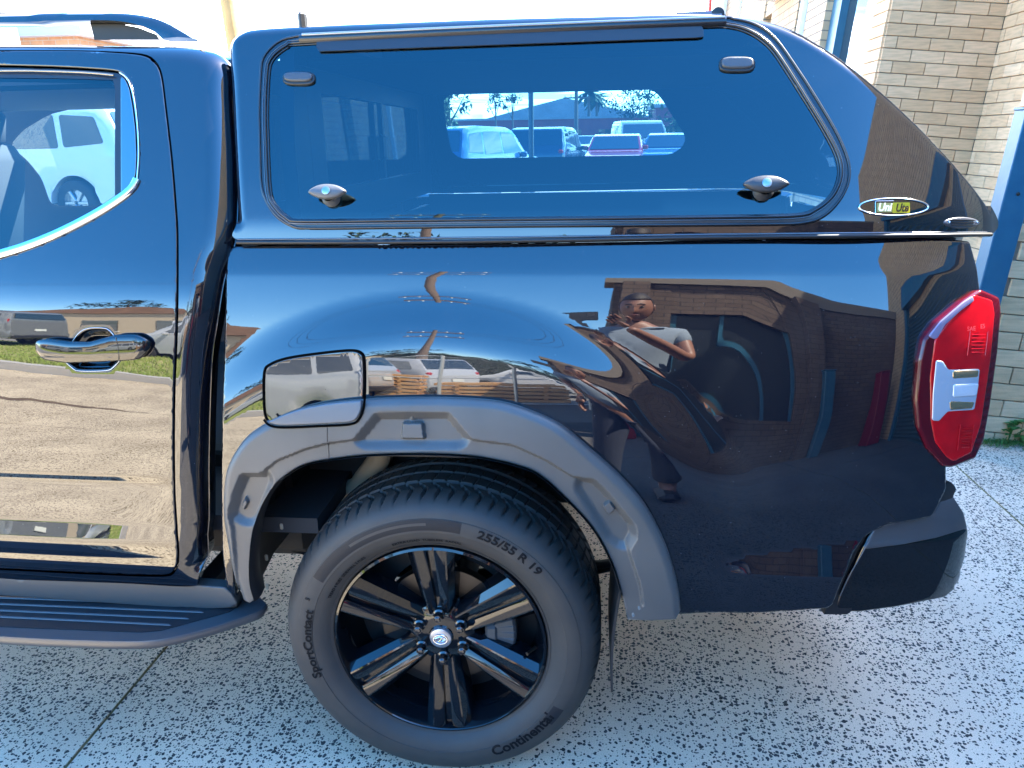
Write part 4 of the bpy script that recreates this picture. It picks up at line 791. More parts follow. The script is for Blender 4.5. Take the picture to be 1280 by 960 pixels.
for i in range(K):
    y = full[i, 1]; r = full[i, 0]
    if r > .345:
        yy = min(y, .266-y)
        # circumferential grooves
        for g in (.083, .133, .183):
            if abs(y-g) < .0055: Rr[:, i] -= .007
        if y > .0 and yy < .078:
            ph = (yy-.0)*9 if yy < .045 else (.045*9-(yy-.045)*26)
            u = (th*NS/(2*np.pi)+ph) % 1; w = .11
            dep = .0085*np.clip((yy-.008)/.02, 0, 1)*np.clip((.074-yy)/.004, 0, 1)
            Rr[:, i] -= dep*(np.abs(u-.5) < w)
        elif yy >= .09:
            u = (th*NS/(2*np.pi)+y*6) % 1; Rr[:, i] -= .003*(np.abs(u-.5) < .07)
V = np.stack([Rr*np.cos(th)[:, None], WY+Yy, HUBZ+Rr*np.sin(th)[:, None]], -1).reshape(-1, 3)
F = [(a_*K+i, a_*K+i+1, ((a_+1) % NA)*K+i+1, ((a_+1) % NA)*K+i) for a_ in range(NA) for i in range(K-1)]
me = bpy.data.meshes.new('tyre'); me.from_pydata(V.tolist(), [], F); me.materials.append(TYRE); bm = bmesh.new(); bm.from_mesh(me); bmesh.ops.recalc_face_normals(bm, faces=bm.faces[:]); bm.to_mesh(me); bm.free()
me.polygons.foreach_set('use_smooth', [True]*len(me.polygons)); me.set_sharp_from_angle(angle=rad(32)); tyre = link('tyre', me, wheel)
def ry(r):                                     # sidewall face height at radius r
    return float(np.interp(r, full[:21, 0], full[:21, 1]))+WY
def arc_text(txt, R0, a_deg, size, m, flip=False, spread=1.0, lift=.0006):
    V, F = text_mesh(txt, size, 0, 0, size*.030); V = V*[spread, 1, 1]; P = []
    for x, y, z in V:
        if flip: a_ = rad(a_deg)+x/R0; r = R0-y
        else: a_ = rad(a_deg)-x/R0; r = R0+y
        P.append((r*math.cos(a_), ry(r)-lift-.0012, HUBZ+r*math.sin(a_)))
    n = len(P); P2 = P+[(p[0], p[1]+.003, p[2]) for p in P]
    return mesh_obj('tyre_lettering', P2, F+[tuple(n+i for i in f) for f in F], m, wheel)
arc_text('255/55 R 19', .318, 56, .027, TYRE_D, spread=1.25); arc_text('Continental', .313, -50, .036, TYRE_D, True, spread=1.1); arc_text('SportContact', .311, 181, .030, TYRE_D, False, spread=1.15); arc_text('5', .322, 158.5, .015, TYRE_D, False)
arc_text('EXTRA LOAD  TUBELESS  RADIAL', .277, 93, .009, TYRE_D, spread=1.2); arc_text('TREAD 4 PLIES  SIDEWALL 2 PLIES', .277, 140, .009, TYRE_D, spread=1.1)
def arc_band(r0, r1, a0, a1, m, lift=.0004, name='tyre_band'):
    n = 40; P = []
    for i in range(n+1):
        a_ = rad(a0+(a1-a0)*i/n)
        for j in range(5): r = r0+(r1-r0)*j/4; P.append((r*math.cos(a_), ry(r)-lift, HUBZ+r*math.sin(a_)))
    return mesh_obj(name, P, [(i*5+j, i*5+j+1, (i+1)*5+j+1, (i+1)*5+j) for i in range(n) for j in range(4)], m, wheel, True)
TB = mat('tyre_band_dark', (.014, .015, .018), .5, bump=(700, .3, .0005), spec=.25); arc_band(.300, .3325, 78, 148, TB); arc_band(.318, .3245, 92, 126, TYRE, .0009)
arc_band(.300, .3325, -37, -28, TB)
# rim
RM = PAINT_R = mat('rim_gloss_black', (.004, .005, .007), .035, ior=1.55)
rim = [(.2495, .030), (.2540, .012), (.2525, .002), (.2470, -.0005), (.2440, .004), (.2425, .016), (.2330, .034), (.2280, .060), (.2250, .10), (.222, .17), (.236, .22), (.245, .24)]
M = MB(); M.lathe([(r, h+WY) for r, h in rim], (0, 0, HUBZ), 160); rimo = M.build('rim', RM, wheel, True, 40)
def spoke_section(w0, w1, r0, r1, y0, y1, off0, off1, ang, chamf=.006, depth=.03):
    """one arm: tapered bar with chamfered shoulders, running out along angle ang"""
    ca, sa = math.cos(ang), math.sin(ang); V = []; n = 9
    for i in range(n):
        t = i/(n-1); r = r0+(r1-r0)*t; w = w0+(w1-w0)*t; y = y0+(y1-y0)*t**.8; o = off0+(off1-off0)*t
        for (u, h) in ((-w-.004, depth), (-w, chamf), (-w+chamf, 0), (w-chamf, 0), (w, chamf), (w+.004, depth)):
            V.append((r*ca-(u+o)*sa, WY+y+h, HUBZ+r*sa+(u+o)*ca))
    k = 6; F = [(i*k+j, i*k+(j+1) % k, (i+1)*k+(j+1) % k, (i+1)*k+j) for i in range(n-1) for j in range(k)]+[tuple(range(k)), tuple((n-1)*k+j for j in range(k))]
    return V, F
for s_ in range(6):
    ang = rad(90+60*s_+3)
    M = MB()
    ca, sa = math.cos(ang), math.sin(ang); V = []; n = 14
    for i in range(n):
        t = i/(n-1); r = .040+(.2468-.040)*t; w = .0330+(.0580-.0330)*t**.9; y = .040*(1-t)**1.2+.004*t; cw = .011+.007*t; g = .0042+.0035*t; gd = .016*min(1, t*4)
        for (u, h) in ((-w-.005, .055), (-w, .020), (-w+.0015, .0145), (-w+cw, .0), (-w+cw+.004, -.0012), (-g-.009, .0016), (-g-.0015, .0055), (-g, gd), (g, gd), (g+.0015, .0055), (g+.009, .0016), (w-cw-.004, -.0012), (w-cw, .0), (w-.0015, .0145), (w, .020), (w+.005, .055)):
            V.append((r*ca-u*sa, WY+y+h, HUBZ+r*sa+u*ca))
    k = 16; M.add(V, [(i*k+j, i*k+(j+1) % k, (i+1)*k+(j+1) % k, (i+1)*k+j) for i in range(n-1) for j in range(k)]+[tuple(range(k)), tuple((n-1)*k+j for j in range(k))])
    # web that closes the pair near the lip
    o = M.build('twin_spoke', RM, wheel, True, 22); 
M = MB(); M.lathe([(0, .026), (.026, .026), (.030, .030), (.046, .032), (.060, .036), (.078, .046), (.084, .066), (.070, .10)], (0, WY, HUBZ), 64); M.build('hub', RM, wheel, True, 30)
M = MB(); M.lathe([(0, .0165), (.020, .0172), (.0255, .0195), (.0275, .0245), (.0275, .032)], (0, WY, HUBZ), 48); cap = M.build('centre_cap', mat('cap_silver', (.40, .42, .47), .3, .85), wheel, True, 40)
M = MB()
aa = np.linspace(0, 2*np.pi, 40, endpoint=False); 
M.tube([(.0165*math.cos(t), WY+.0158, HUBZ+.0125*math.sin(t)) for t in np.linspace(0, 2*np.pi, 41)], .0016, 6, False)
M.tube([(-.0125, WY+.0155, HUBZ+.002), (0, WY+.0148, HUBZ+.0085), (.0125, WY+.0155, HUBZ+.002), (.0045, WY+.015, HUBZ-.0050), (-.0045, WY+.015, HUBZ+.0035)], .0014, 6); M.tube([(-.0125, WY+.0155, HUBZ+.002), (-.004, WY+.015, HUBZ-.0055), (.0045, WY+.015, HUBZ+.0035)], .0014, 6)
M.build('cap_emblem', CHROME, wheel, True)
for i in range(6):
    a_ = rad(93+60*i); x, z = .058*math.cos(a_), .058*math.sin(a_); M = MB()
    M.lathe([(.0145, .040), (.0145, .030), (.0105, .027)], (x, WY, HUBZ+z), 20); hexp = [(x+.0105*math.cos(rad(60*j+15)), HUBZ+z+.0105*math.sin(rad(60*j+15))) for j in range(6)]
    M.prism(hexp, WY+.030, WY+.010, 'Y'); M.lathe([(.0095, .011), (.006, .0068), (0, .006)], (x, WY, HUBZ+z), 12); M.build('wheel_nut', mat('nut_black', (.01, .01, .012), .18, .3, ior=2), wheel, True, 30)
a_ = rad(-5); M = MB(); M.tube([(.226*math.cos(a_), WY+.03, HUBZ+.226*math.sin(a_)), (.214*math.cos(a_), WY+.012, HUBZ+.214*math.sin(a_)), (.208*math.cos(a_), WY+.002, HUBZ+.208*math.sin(a_))], [.0045, .0035, .0042], 10); M.build('valve_stem', STEEL, wheel, True)
# brake disc, caliper, axle
M = MB(); M.lathe([(.07, .085), (.09, .075), (.155, .075), (.157, .08), (.157, .098), (.09, .10)], (0, WY, HUBZ), 80); M.build('brake_disc', STEEL, wheel, True, 30)
M = MB(); M.lathe([(0, .05), (.06, .052), (.085, .07), (.088, .10)], (0, WY, HUBZ), 40); M.build('disc_bell', CAST, wheel, True)
M = MB()
for a_ in range(-26, 22, 6): t = rad(a_); M.box((.15*math.cos(t), WY+.085, HUBZ+.15*math.sin(t)), (.055, .07, .026), Matrix.Rotation(-t, 3, 'Y'), .006)
M.box((.118, WY+.055, HUBZ-.01), (.03, .02, .06), bev=.006); M.build('brake_caliper', mat('caliper_grey', (.07, .08, .09), .5, .5), wheel, True, 30)
M = MB(); M.lathe([(.158, .13), (.228, .13), (.228, .20), (.158, .20)], (0, WY, HUBZ), 60); M.build('inner_barrel', CAST, wheel, True)
M = MB(); M.tube([(0, .12, HUBZ), (0, UW-.12, HUBZ)], .045, 20); M.lathe([(.05, -.14), (.12, -.10), (.15, 0), (.12, .10), (.05, .14)], (0, UW/2, HUBZ), 24); M.build('rear_axle', DARK, ute, True)
for yy in (.42, UW-.42):
    M = MB(); M.box((-.2, yy, .62), (2.6, .07, .13), bev=.01); M.build('chassis_rail', DARK, ute)
    M = MB()
    for kx in range(3):
        zz = .30+.012*kx; L = .62-.12*kx; M.tube([(-L, yy-.03, zz+.13*(L/.62)**2), (-L/2, yy-.03, zz+.035), (0, yy-.03, zz), (L/2, yy-.03, zz+.035), (L, yy-.03, zz+.13*(L/.62)**2)], .022, 8, flat=.28)
    M.build('leaf_spring', CAST, ute)
M = MB(); M.tube([(.13, .36, .36), (.16, .40, .70)], .026, 14); M.build('shock_absorber', mat('damper_black', (.015, .015, .017), .3), ute, True)
M = MB(); M.tube([(-.20, .20, .86), (-.17, .26, .80), (-.19, .30, .72), (-.27, .33, .62), (-.36, .38, .56)], [.034, .034, .03, .026, .026], 12); M.build('fuel_filler_pipe', mat('pipe_tan', (.30, .24, .17), .45), ute, True)
M = MB(); M.tube([(-.34, .30, .83), (-.25, .28, .835), (-.15, .29, .85)], .007, 8); M.box((-.14, .29, .85), (.03, .02, .014), bev=.003); M.build('brake_hose', CAST, ute, True)
M = MB(); M.box((-.72, .55, .50), (.62, .40, .26), bev=.04); M.build('fuel_tank', DARK, ute, True)
M = MB(); M.box((.75, .40, .55), (.10, .14, .05), bev=.01); M.tube([(.2, .62, .50), (.6, .60, .52), (1.05, .58, .52)], .03, 12); M.build('exhaust_pipe', STEEL, ute, True)
# bits of clip hardware hanging at the back edge of the front housing
for (x, y) in ((333, 697), (334, 733), (352, 658)): p = PY(x, y, .10); M = MB(); M.box(p, (.008, .006, .016), bev=.002); M.build('housing_clip', mat('clip_tan', (.35, .30, .22), .5), ute)
# far rear wheel and front wheels (mirror copies)
def copy_tree(o, parent=None):
    c = o.copy(); COL.objects.link(c); c.parent = parent
    for ch in list(o.children): copy_tree(ch, c)
    return c
w2 = copy_tree(wheel, ute); w2.location = (0, UW, 0); w2.rotation_euler = (0, 0, math.pi); w2['label'] = 'far side rear wheel under the tray'
# ================================================================== GROUND
def gz(x, y):
    """ground height in the driveway's own frame: flat under the truck, the level street tilts against it on the left"""
    x = np.asarray(x, float); y = np.asarray(y, float)
    a = np.clip(-3.2-x, 0, 60); a = np.where(a < 1.5, a*a/3, a-.75)*.072
    b = np.clip(y-3.5, 0, 90); b = np.where(b < 2, b*b/4, b-1)*.007
    a2 = np.clip(a, 0, 2.2)
    return a2+b
gx = np.unique(np.concatenate([np.linspace(-6.5, 9, 63), -6.5-np.geomspace(.3, 900, 40), 9+np.geomspace(.3, 900, 30)])); gy = np.unique(np.concatenate([np.linspace(-8, 8, 65), 8+np.geomspace(.3, 900, 40), -8-np.geomspace(.3, 900, 36)]))
GXX, GYY = np.meshgrid(gx, gy, indexing='ij'); GZ = gz(GXX, GYY)-.012
ASPH = concrete_mat('street_surface', (.24, .225, .20), (.09, .085, .08), .35, 60, (.19, .18, .165))
M = MB(); M.grid(np.stack([GXX, GYY, GZ], -1)); g = M.build('ground', ASPH, None, True, None); tag(g, kind='structure')
# concrete slabs of the driveway, 3.03 m wide, separated by recessed joints
drive = empty('driveway'); tag(drive, kind='structure')
xj = [-3.9945, -.9645, 2.0655, 5.0955]; yj = [-6.55, -3.52, -.49+.0-2.0+2.0, 2.54+.25, 5.82, 8.8]
yj = [-6.6, -3.4, -.2, 3.5, 7.2]
for i in range(-1, len(xj)):
    x0 = xj[i]+.005 if i >= 0 else -7.0; x1 = (xj[i+1]-.005) if i+1 < len(xj) else 8.1
    for j in range(len(yj)-1):
        y0, y1 = yj[j]+.005, yj[j+1]-.005; nx, ny = max(2, int((x1-x0)/.35)), 10; X, Y = np.meshgrid(np.linspace(x0, x1, nx), np.linspace(y0, y1, ny), indexing='ij'); Z = gz(X, Y)
        M = MB(); M.grid(np.stack([X, Y, Z], -1))
        # slab edges
        for (a, b, c, d) in ((x0, y0, x1, y0), (x1, y0, x1, y1), (x1, y1, x0, y1), (x0, y1, x0, y0)):
            t = np.linspace(0, 1, 6); ex, ey = a+(c-a)*t, b+(d-b)*t; z = gz(ex, ey); M.grid(np.stack([np.stack([ex, ey, z], -1), np.stack([ex, ey, z-.02], -1)], 0))
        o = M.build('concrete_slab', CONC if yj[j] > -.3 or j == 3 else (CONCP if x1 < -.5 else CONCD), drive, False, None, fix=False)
        # make sure the tops face up
        me = o.data
        if me.polygons[0].normal.z < 0: me.flip_normals()
# dirt and moss in the joint behind the truck
MOSS = mat('joint_moss', (.10, .09, .045), .95, bump=(90, .8, .004), var=(16, (.20, .15, .06), .2))
M = MB()
for x in xj[1:3]:
    n = 120
    ys_ = np.linspace(-2.8, 3.4, n); w = .004+.004*np.random.rand(n); V = []
    for y, ww in zip(ys_, w): V += [(x-ww, y, -.004), (x, y, -.0005+.004*random.random()), (x+ww, y, -.004)]
    M.add(V, [(i*3+j, i*3+j+1, (i+1)*3+j+1, (i+1)*3+j) for i in range(n-1) for j in range(2)])
o = M.build('joint_dirt', MOSS, drive); tag(o, kind='stuff')
# long dark stain across the sunny slabs
SK = mat('tyre_stain', (.10, .065, .04), .9, var=(12, (.16, .11, .07)))
M = MB(); n = 40; V = []
for i in range(n):
    t = i/(n-1); x = -8.5+5.6*t; y = -4.75+.5*t*t; w = .11*math.sin(math.pi*min(1, t*1.1+.02))**.4*(1-.5*t)+.01*math.sin(i*2.3)
    z = float(gz(x, y))+.004; V += [(x, y-w, z), (x, y+w, z)]
M.add(V, [(2*i, 2*i+1, 2*i+3, 2*i+2) for i in range(n-1)]); M.build('ground_stain', SK, drive)
# ================================================================== BRICK BUILDING (leans 5 degrees in the driveway's frame: the drive slopes)
BT = rad(5.0); Mb = np.array([[math.cos(BT), 0, math.sin(BT)], [0, 1, 0], [-math.sin(BT), 0, math.cos(BT)]])
cl = Mb.T@CC
def PYb(x, y, Y): d = Mb.T@ray(x, y); return cl+d*(Y-cl[1])/d[1]
def PXb(x, y, X): d = Mb.T@ray(x, y); return cl+d*(X-cl[0])/d[0]
def projb(P): return proj(np.asarray(P, float)@Mb.T)
bld = empty('brick_building', (0, 0, 0), (0, BT, 0)); tag(bld, 'tan brick building with stepped piers and blue framed windows behind the truck', 'building')
def brickobj_mat(name, c1, c2, c3):
    m = bpy.data.materials.new(name); m.use_nodes = True; n = m.node_tree; b = n.nodes['Principled BSDF']; b.inputs['Roughness'].default_value = .88; L = n.links.new
    oi = n.nodes.new('ShaderNodeObjectInfo'); r = n.nodes.new('ShaderNodeValToRGB'); L(oi.outputs['Random'], r.inputs[0]); r.color_ramp.elements[0].color = (*c1, 1); r.color_ramp.elements[1].color = (*c2, 1); e = r.color_ramp.elements.new(.55); e.color = (*c3, 1)
    t = n.nodes.new('ShaderNodeTexCoord'); mp = n.nodes.new('ShaderNodeMapping'); mp.inputs['Scale'].default_value = (5, 5, 40); ge = n.nodes.new('ShaderNodeNewGeometry'); L(ge.outputs['Position'], mp.inputs['Vector'])
    z = n.nodes.new('ShaderNodeTexNoise'); z.inputs['Scale'].default_value = 1.6; z.inputs['Detail'].default_value = 8; L(mp.outputs[0], z.inputs['Vector'])
    x = n.nodes.new('ShaderNodeMixRGB'); x.blend_type = 'MULTIPLY'; x.inputs[0].default_value = .45; rr = n.nodes.new('ShaderNodeMapRange'); rr.inputs[1].default_value = .3; rr.inputs[2].default_value = .6; rr.inputs[3].default_value = .55; rr.inputs[4].default_value = 1.1; L(z.outputs[0], rr.inputs[0]); L(r.outputs[0], x.inputs[1]); L(rr.outputs[0], x.inputs[2]); L(x.outputs[0], b.inputs['Base Color'])
    u = n.nodes.new('ShaderNodeBump'); u.inputs['Strength'].default_value = .5; u.inputs['Distance'].default_value = .003; z2 = n.nodes.new('ShaderNodeTexNoise'); z2.inputs['Scale'].default_value = 120; L(ge.outputs['Position'], z2.inputs['Vector']); L(z2.outputs[0], u.inputs['Height']); L(u.outputs[0], b.inputs['Normal'])
    return m
BRK = brickobj_mat('tan_brick', (.64, .40, .215), (.76, .50, .29), (.70, .45, .25))
BRKW = brick_mat('tan_brickwork', (.64, .39, .205), (.70, .455, .245), (.22, .165, .115))
MORT = mat('mortar', (.20, .155, .115), .95, bump=(150, .6, .003))
HB_ = 6.8; X1, X2, YR_, YF = 2.3057, 3.1339, 5.0225, 2.36; Z0 = 2.5763
def wallbox(name, x0, x1, y0, y1, z0, z1, m, parent=bld, kind=None):
    M = MB(); M.box(((x0+x1)/2, (y0+y1)/2, (z0+z1)/2), (x1-x0, y1-y0, z1-z0)); o = M.build(name, m, parent)
    return o
wallbox('recess_wall', X1+.02, X2+.3, YR_, YR_+.3, -1, HB_, MORT)
# receding wall with window openings, from near to far
def yw(px, py=18): return float(PXb(px, py, X1)[1])
segs = [(YR_, yw(1093)), (yw(1031), yw(1008)), (yw(996), yw(965)), (yw(955), yw(889))]
wallbox('pier', X1, X1+.02, YR_, yw(1093), -1, HB_, MORT)
wallbox('pier', X1+.021, X1+.6, YR_+.301, yw(1093), -1, HB_, BRKW)
for a, b in segs[1:]: wallbox('pier', X1, X1+.5, min(a, b)+.001, max(a, b)-.001, -1, HB_, BRKW)
BLUE = mat('blue_steel', (.018, .10, .165), .38, bump=(40, .3, .002), var=(9, (.028, .125, .19)))
BLUE_L = BLUE
WGL = mat('building_glass', (.02, .03, .035), .02, ior=2.6)
def window(ya, yb, zs, zt, frames, mull=None):
    f = wallbox('window_frame', X1+.10, X1+.14, ya, yb, zs-.06, zs, BLUE); wallbox('pane', X1+.13, X1+.135, ya, yb, zs, zt, WGL, f)
    for (u, v) in frames: wallbox('mullion', X1+.06, X1+.14, u, v, zs, zt, BLUE, f)
    f2 = wallbox('wall_under_window', X1+.02, X1+.4, ya, yb, -1, zs-.061, BRKW); f3 = wallbox('wall_over_window', X1+.02, X1+.4, ya, yb, zt+.001, HB_, BRKW)
ya, yb = yw(1093), yw(1031)
window(ya+.002, yb-.002, 1.2, 4.6, [(yw(1083), yw(1072)), (yw(1041), yb-.002)])
REV = mat('white_reveal', (.72, .72, .70), .5)
wallbox('window_reveal', X1+.01, X1+.13, ya+.003, ya+.03, 1.2, 4.6, REV)
ya2, yb2 = yw(1008), yw(996); wallbox('downpipe', X1-.05, X1+.02, ya2+.02, ya2+.12, -1, HB_, REV)
window(ya2+.002, yb2-.002, 2.2, 4.3, []); ya3, yb3 = yw(965), yw(955); window(ya3+.002, yb3-.002, 1.4, 3.2, [(ya3+.002, ya3+.08)])
wallbox('window_hood', X1-.35, X1, yw(996), yw(966), 3.30, 3.38, REV)
wallbox('downpipe', X1-.06, X1-.001, yw(925), yw(925)+.1, -1, HB_, REV); wallbox('downpipe', X1-.06, X1-.001, yw(907), yw(907)+.1, -1, HB_, REV)
# return wall and front pier
wallbox('return_wall', X2, X2+.02, YF+.25, YR_-.001, -1, HB_, MORT); wallbox('return_wall_core', X2+.021, X2+.4, YF+.25, YR_-.001, -1, HB_, BRKW)
XF = float(PYb(1229, 450, YF)[0])
wallbox('front_pier', XF, 8.0, YF, YF+.249, -1, HB_, MORT)
# individual bricks where the photo lets you tell them apart
bm_x = bpy.data.meshes.new('brick'); 
def brick_mesh(dx, dy, dz):
    M = MB(); M.box((0, 0, 0), (dx, dy, dz), bev=.0025); me = bpy.data.meshes.new('brick'); me.from_pydata(M.v, [], M.f); me.materials.append(BRK); return me
BX, BY = brick_mesh(.234, .018, .0805), brick_mesh(.018, .234, .0805)
nb = 0; bricks = []
def lay(face, a0, a1, pos, sgn, zlo, zhi, xlim, off=0):
    """courses of bricks on one face. face 'R': runs in X, looks to -Y; face 'W': runs in Y, looks to -X"""
    global nb
    k = math.floor((Z0-zhi)/.086)
    while Z0-k*.086 > zlo:
        zt = Z0-k*.086; zc = zt-.043; sh = (.12 if k % 2 else 0)+off; a = a0-((a0-sh) % .24)
        while a < a1:
            u0, u1 = max(a+.003, a0+.002), min(a+.237, a1-.002)
            if u1-u0 > .03:
                c = (u0+u1)/2; jit = random.uniform(-.0015, .0015)
                P = (c, pos-.006+jit, zc) if face == 'R' else (pos-.006+jit, c, zc); q = projb(P)
                if xlim[0]-30 < q[0] < 1325 and -40 < q[1] < 585 and not (q[1] > 60 and q[0] < 1100+(min(q[1], 260)-75)*.80-45) and not (q[1] > 300 and q[0] < 1205):
                    o = link('brick', BX if face == 'R' else BY, bld); o.location = P; s_ = (u1-u0)/.234
                    o.scale = (s_, 1, 1) if face == 'R' else (1, s_, 1); bricks.append(o); nb += 1
            a += .24
        k += 1
lay('R', X1, X2-.007, YR_, 1, .6, 4.2, (1080, 0))
lay('W', YR_-.004, yw(1093), X1, 1, 1.0, 4.4, (1080, 0), .06)
lay('W', YF+.5, YR_-.018, X2, 1, .6, 4.2, (1180, 0), .02)
lay('R', XF, 3.4, YF, 1, -.5, 2.4, (1205, 0), .09); lay('W', YF, YF+.249, XF, 1, -.3, 2.4, (1205, 0), .0)
# roller shutter and upper storey on the east side, shading the drive
ROLL = mat('roller_teal', (.05, .09, .10), .45, .3)
wallbox('east_wall', 4.3, 4.7, -6.2, YF-.001, -1, HB_, BRKW)
rs_ = empty('roller_door', (0, 0, 0)); rs_.parent = bld; rs_['label'] = 'wide teal grey ribbed roller shutter in the side wall'
V = []; n = 80
for i in range(n+1):
    z = -.4+3.4*i/n; x = 4.24+.014*math.sin(i*math.pi/1.0*1.0+(i % 2)*1.5); V += [(4.24+(.018 if i % 2 else 0), -4.6, z), (4.24+(.018 if i % 2 else 0), .9, z)]
M = MB(); M.add(V, [(2*i, 2*i+1, 2*i+3, 2*i+2) for i in range(n)]); o = M.build('shutter_curtain', ROLL, rs_)
wallbox('shutter_guide', 4.16, 4.29, -4.75, -4.601, -1, 3.2, BLUE, rs_); wallbox('shutter_guide', 4.16, 4.29, .901, 1.05, -1, 3.2, BLUE, rs_); wallbox('shutter_hood', 4.05, 4.29, -4.75, 1.05, 3.201, 3.6, BLUE, rs_)
# blue post in front of the pier corner
c = PYb(1252, 257, 2.20); zt = float(PYb(1276, 136, 2.20)[2])
post = empty('guard_post', tuple(Mb@np.array([c[0], 2.20, 0])), (0, BT, 0)); tag(post, 'tall blue painted steel post beside the brick pier behind the tail light', 'post')
M = MB(); M.box((.055, .05, zt/2-.2), (.11, .10, zt+.4), bev=.004); M.build('post_shaft', BLUE, post)
M = MB(); M.box((.055, .05, zt+.004), (.118, .108, .012), bev=.003); M.build('post_cap', BLUE, post)
for zz in (zt-.35, zt-.9): M = MB(); M.lathe([(0, -.006), (.008, -.004), (.008, 0)], (.055, 0, zz), 10); M.build('post_bolt', STEEL, post)
# red sign far along the wall
p = PXb(886, 3, X1-.3); o = MB(); o.box((0, 0, 0), (.05, .5, .5), bev=.01); o = o.build('wall_sign', mat('sign_red', (.55, .05, .03), .5)); o.location = tuple(Mb@p); tag(o, 'small plain red sign standing off the far end of the brick wall', 'sign')
# ================================================================== SOUTH WING (only seen mirrored in the paint)
wing = empty('workshop_wing', (0, 0, 0), (0, BT*.6, 0)); tag(wing, 'shaded brick workshop wing behind the photographer with a dark window, seen mirrored in the paint', 'building')
WYw = -5.6
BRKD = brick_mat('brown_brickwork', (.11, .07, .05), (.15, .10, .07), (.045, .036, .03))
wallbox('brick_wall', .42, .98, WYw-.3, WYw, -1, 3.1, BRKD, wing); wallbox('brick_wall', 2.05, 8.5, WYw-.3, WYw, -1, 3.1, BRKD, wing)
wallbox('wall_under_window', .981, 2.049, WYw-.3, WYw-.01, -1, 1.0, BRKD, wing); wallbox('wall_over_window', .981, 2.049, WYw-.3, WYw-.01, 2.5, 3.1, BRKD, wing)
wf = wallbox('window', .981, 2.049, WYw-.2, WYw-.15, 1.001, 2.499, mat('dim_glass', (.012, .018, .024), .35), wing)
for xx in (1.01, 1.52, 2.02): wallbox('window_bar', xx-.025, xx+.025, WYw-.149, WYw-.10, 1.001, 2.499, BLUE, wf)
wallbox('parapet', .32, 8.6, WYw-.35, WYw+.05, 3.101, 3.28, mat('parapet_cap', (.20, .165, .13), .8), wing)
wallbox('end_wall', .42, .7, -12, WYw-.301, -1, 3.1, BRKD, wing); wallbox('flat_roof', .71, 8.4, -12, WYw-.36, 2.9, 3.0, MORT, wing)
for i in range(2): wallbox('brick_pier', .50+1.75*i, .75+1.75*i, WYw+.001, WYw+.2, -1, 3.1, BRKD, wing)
REDP = mat('red_paint', (.22, .006, .02), .4)
def short_post(x, y, h, m, label, w=.2):
    e = empty('bollard', (x, y, 0)); tag(e, label, 'bollard'); M = MB(); M.box((0, 0, h/2), (w, w, h), bev=.012); M.build('bollard_shaft', m, e); M = MB(); M.box((0, 0, h+.01), (w+.02, w+.02, .02), bev=.005); M.build('bollard_cap', m, e)
short_post(.86, WYw+.35, 1.25, BLUE, 'blue square post by the shaded brick wall left of the dark window'); short_post(2.62, WYw+.35, 1.7, BLUE, 'blue square post by the shaded brick wall right of the dark window')
short_post(.62, WYw+.6, .9, REDP, 'red square bollard at the outer corner of the shaded brick wing', .26); short_post(3.75, WYw+.5, 1.55, REDP, 'red square bollard near the teal roller shutter', .36)
# ================================================================== small weeds at the foot of the pier
LEAF = mat('weed_leaf', (.045, .16, .03), .5, var=(30, (.09, .24, .05), .2)); GRASSM = mat('grass_blade', (.17, .27, .04), .7, var=(3, (.30, .32, .08), .25))
def leaf(M, p, d, L, w, up=.3):
    d = Vector(d).normalized(); s_ = d.cross(Vector((0, 0, 1))).normalized(); n_ = s_.cross(d); pts = []
    for t, ww in ((0, .1), (.25, .8), (.55, 1), (.8, .6), (1, .02)):
        c = Vector(p)+d*L*t+n_*(up*L*t*(1-t)*1.3-.25*L*t*t); pts += [c-s_*w*ww+n_*.15*w*ww, c, c+s_*w*ww+n_*.15*w*ww]
    M.add(pts, [(i*3+j, i*3+j+1, (i+1)*3+j+1, (i+1)*3+j) for i in range(4) for j in range(2)])
wp = PZ(1255, 548, 0); weed = empty('weed', (wp[0], wp[1]-.04, 0)); tag(weed, 'small leafy green weed growing from the crack at the foot of the brick pier', 'weed')
st = MB(); 
for i in range(7):
    a = random.uniform(0, 6.28); h = random.uniform(.05, .15); top = (.05*math.cos(a), .03*math.sin(a), h); st.tube([(0, 0, 0), (.02*math.cos(a), .01*math.sin(a), h*.5), top], [.003, .0025, .0015], 5)
    for j in range(6):
        b = a+j*1.05+random.uniform(-.3, .3); M = MB(); leaf(M, (top[0], top[1], h-.008*j), (math.cos(b), math.sin(b), .35), random.uniform(.035, .06), random.uniform(.012, .02)); M.build('leaf', LEAF, weed, True, None, fix=False)
st.build('stem', LEAF, weed, True)
M = MB()
for i in range(700):
    x = wp[0]+random.gauss(-.02, .11); y = wp[1]-.045+random.gauss(0, .03)-abs(random.gauss(0, .03)); a = random.uniform(0, 6.28); leaf(M, (x, min(y, 2.33), 0), (math.cos(a), math.sin(a), random.uniform(.4, 1.4)), random.uniform(.015, .045), .0022)
g = M.build('ground_cover', mat('moss_green', (.06, .15, .02), .7, var=(20, (.12, .2, .04))), None, False, None, fix=False); tag(g, kind='stuff')
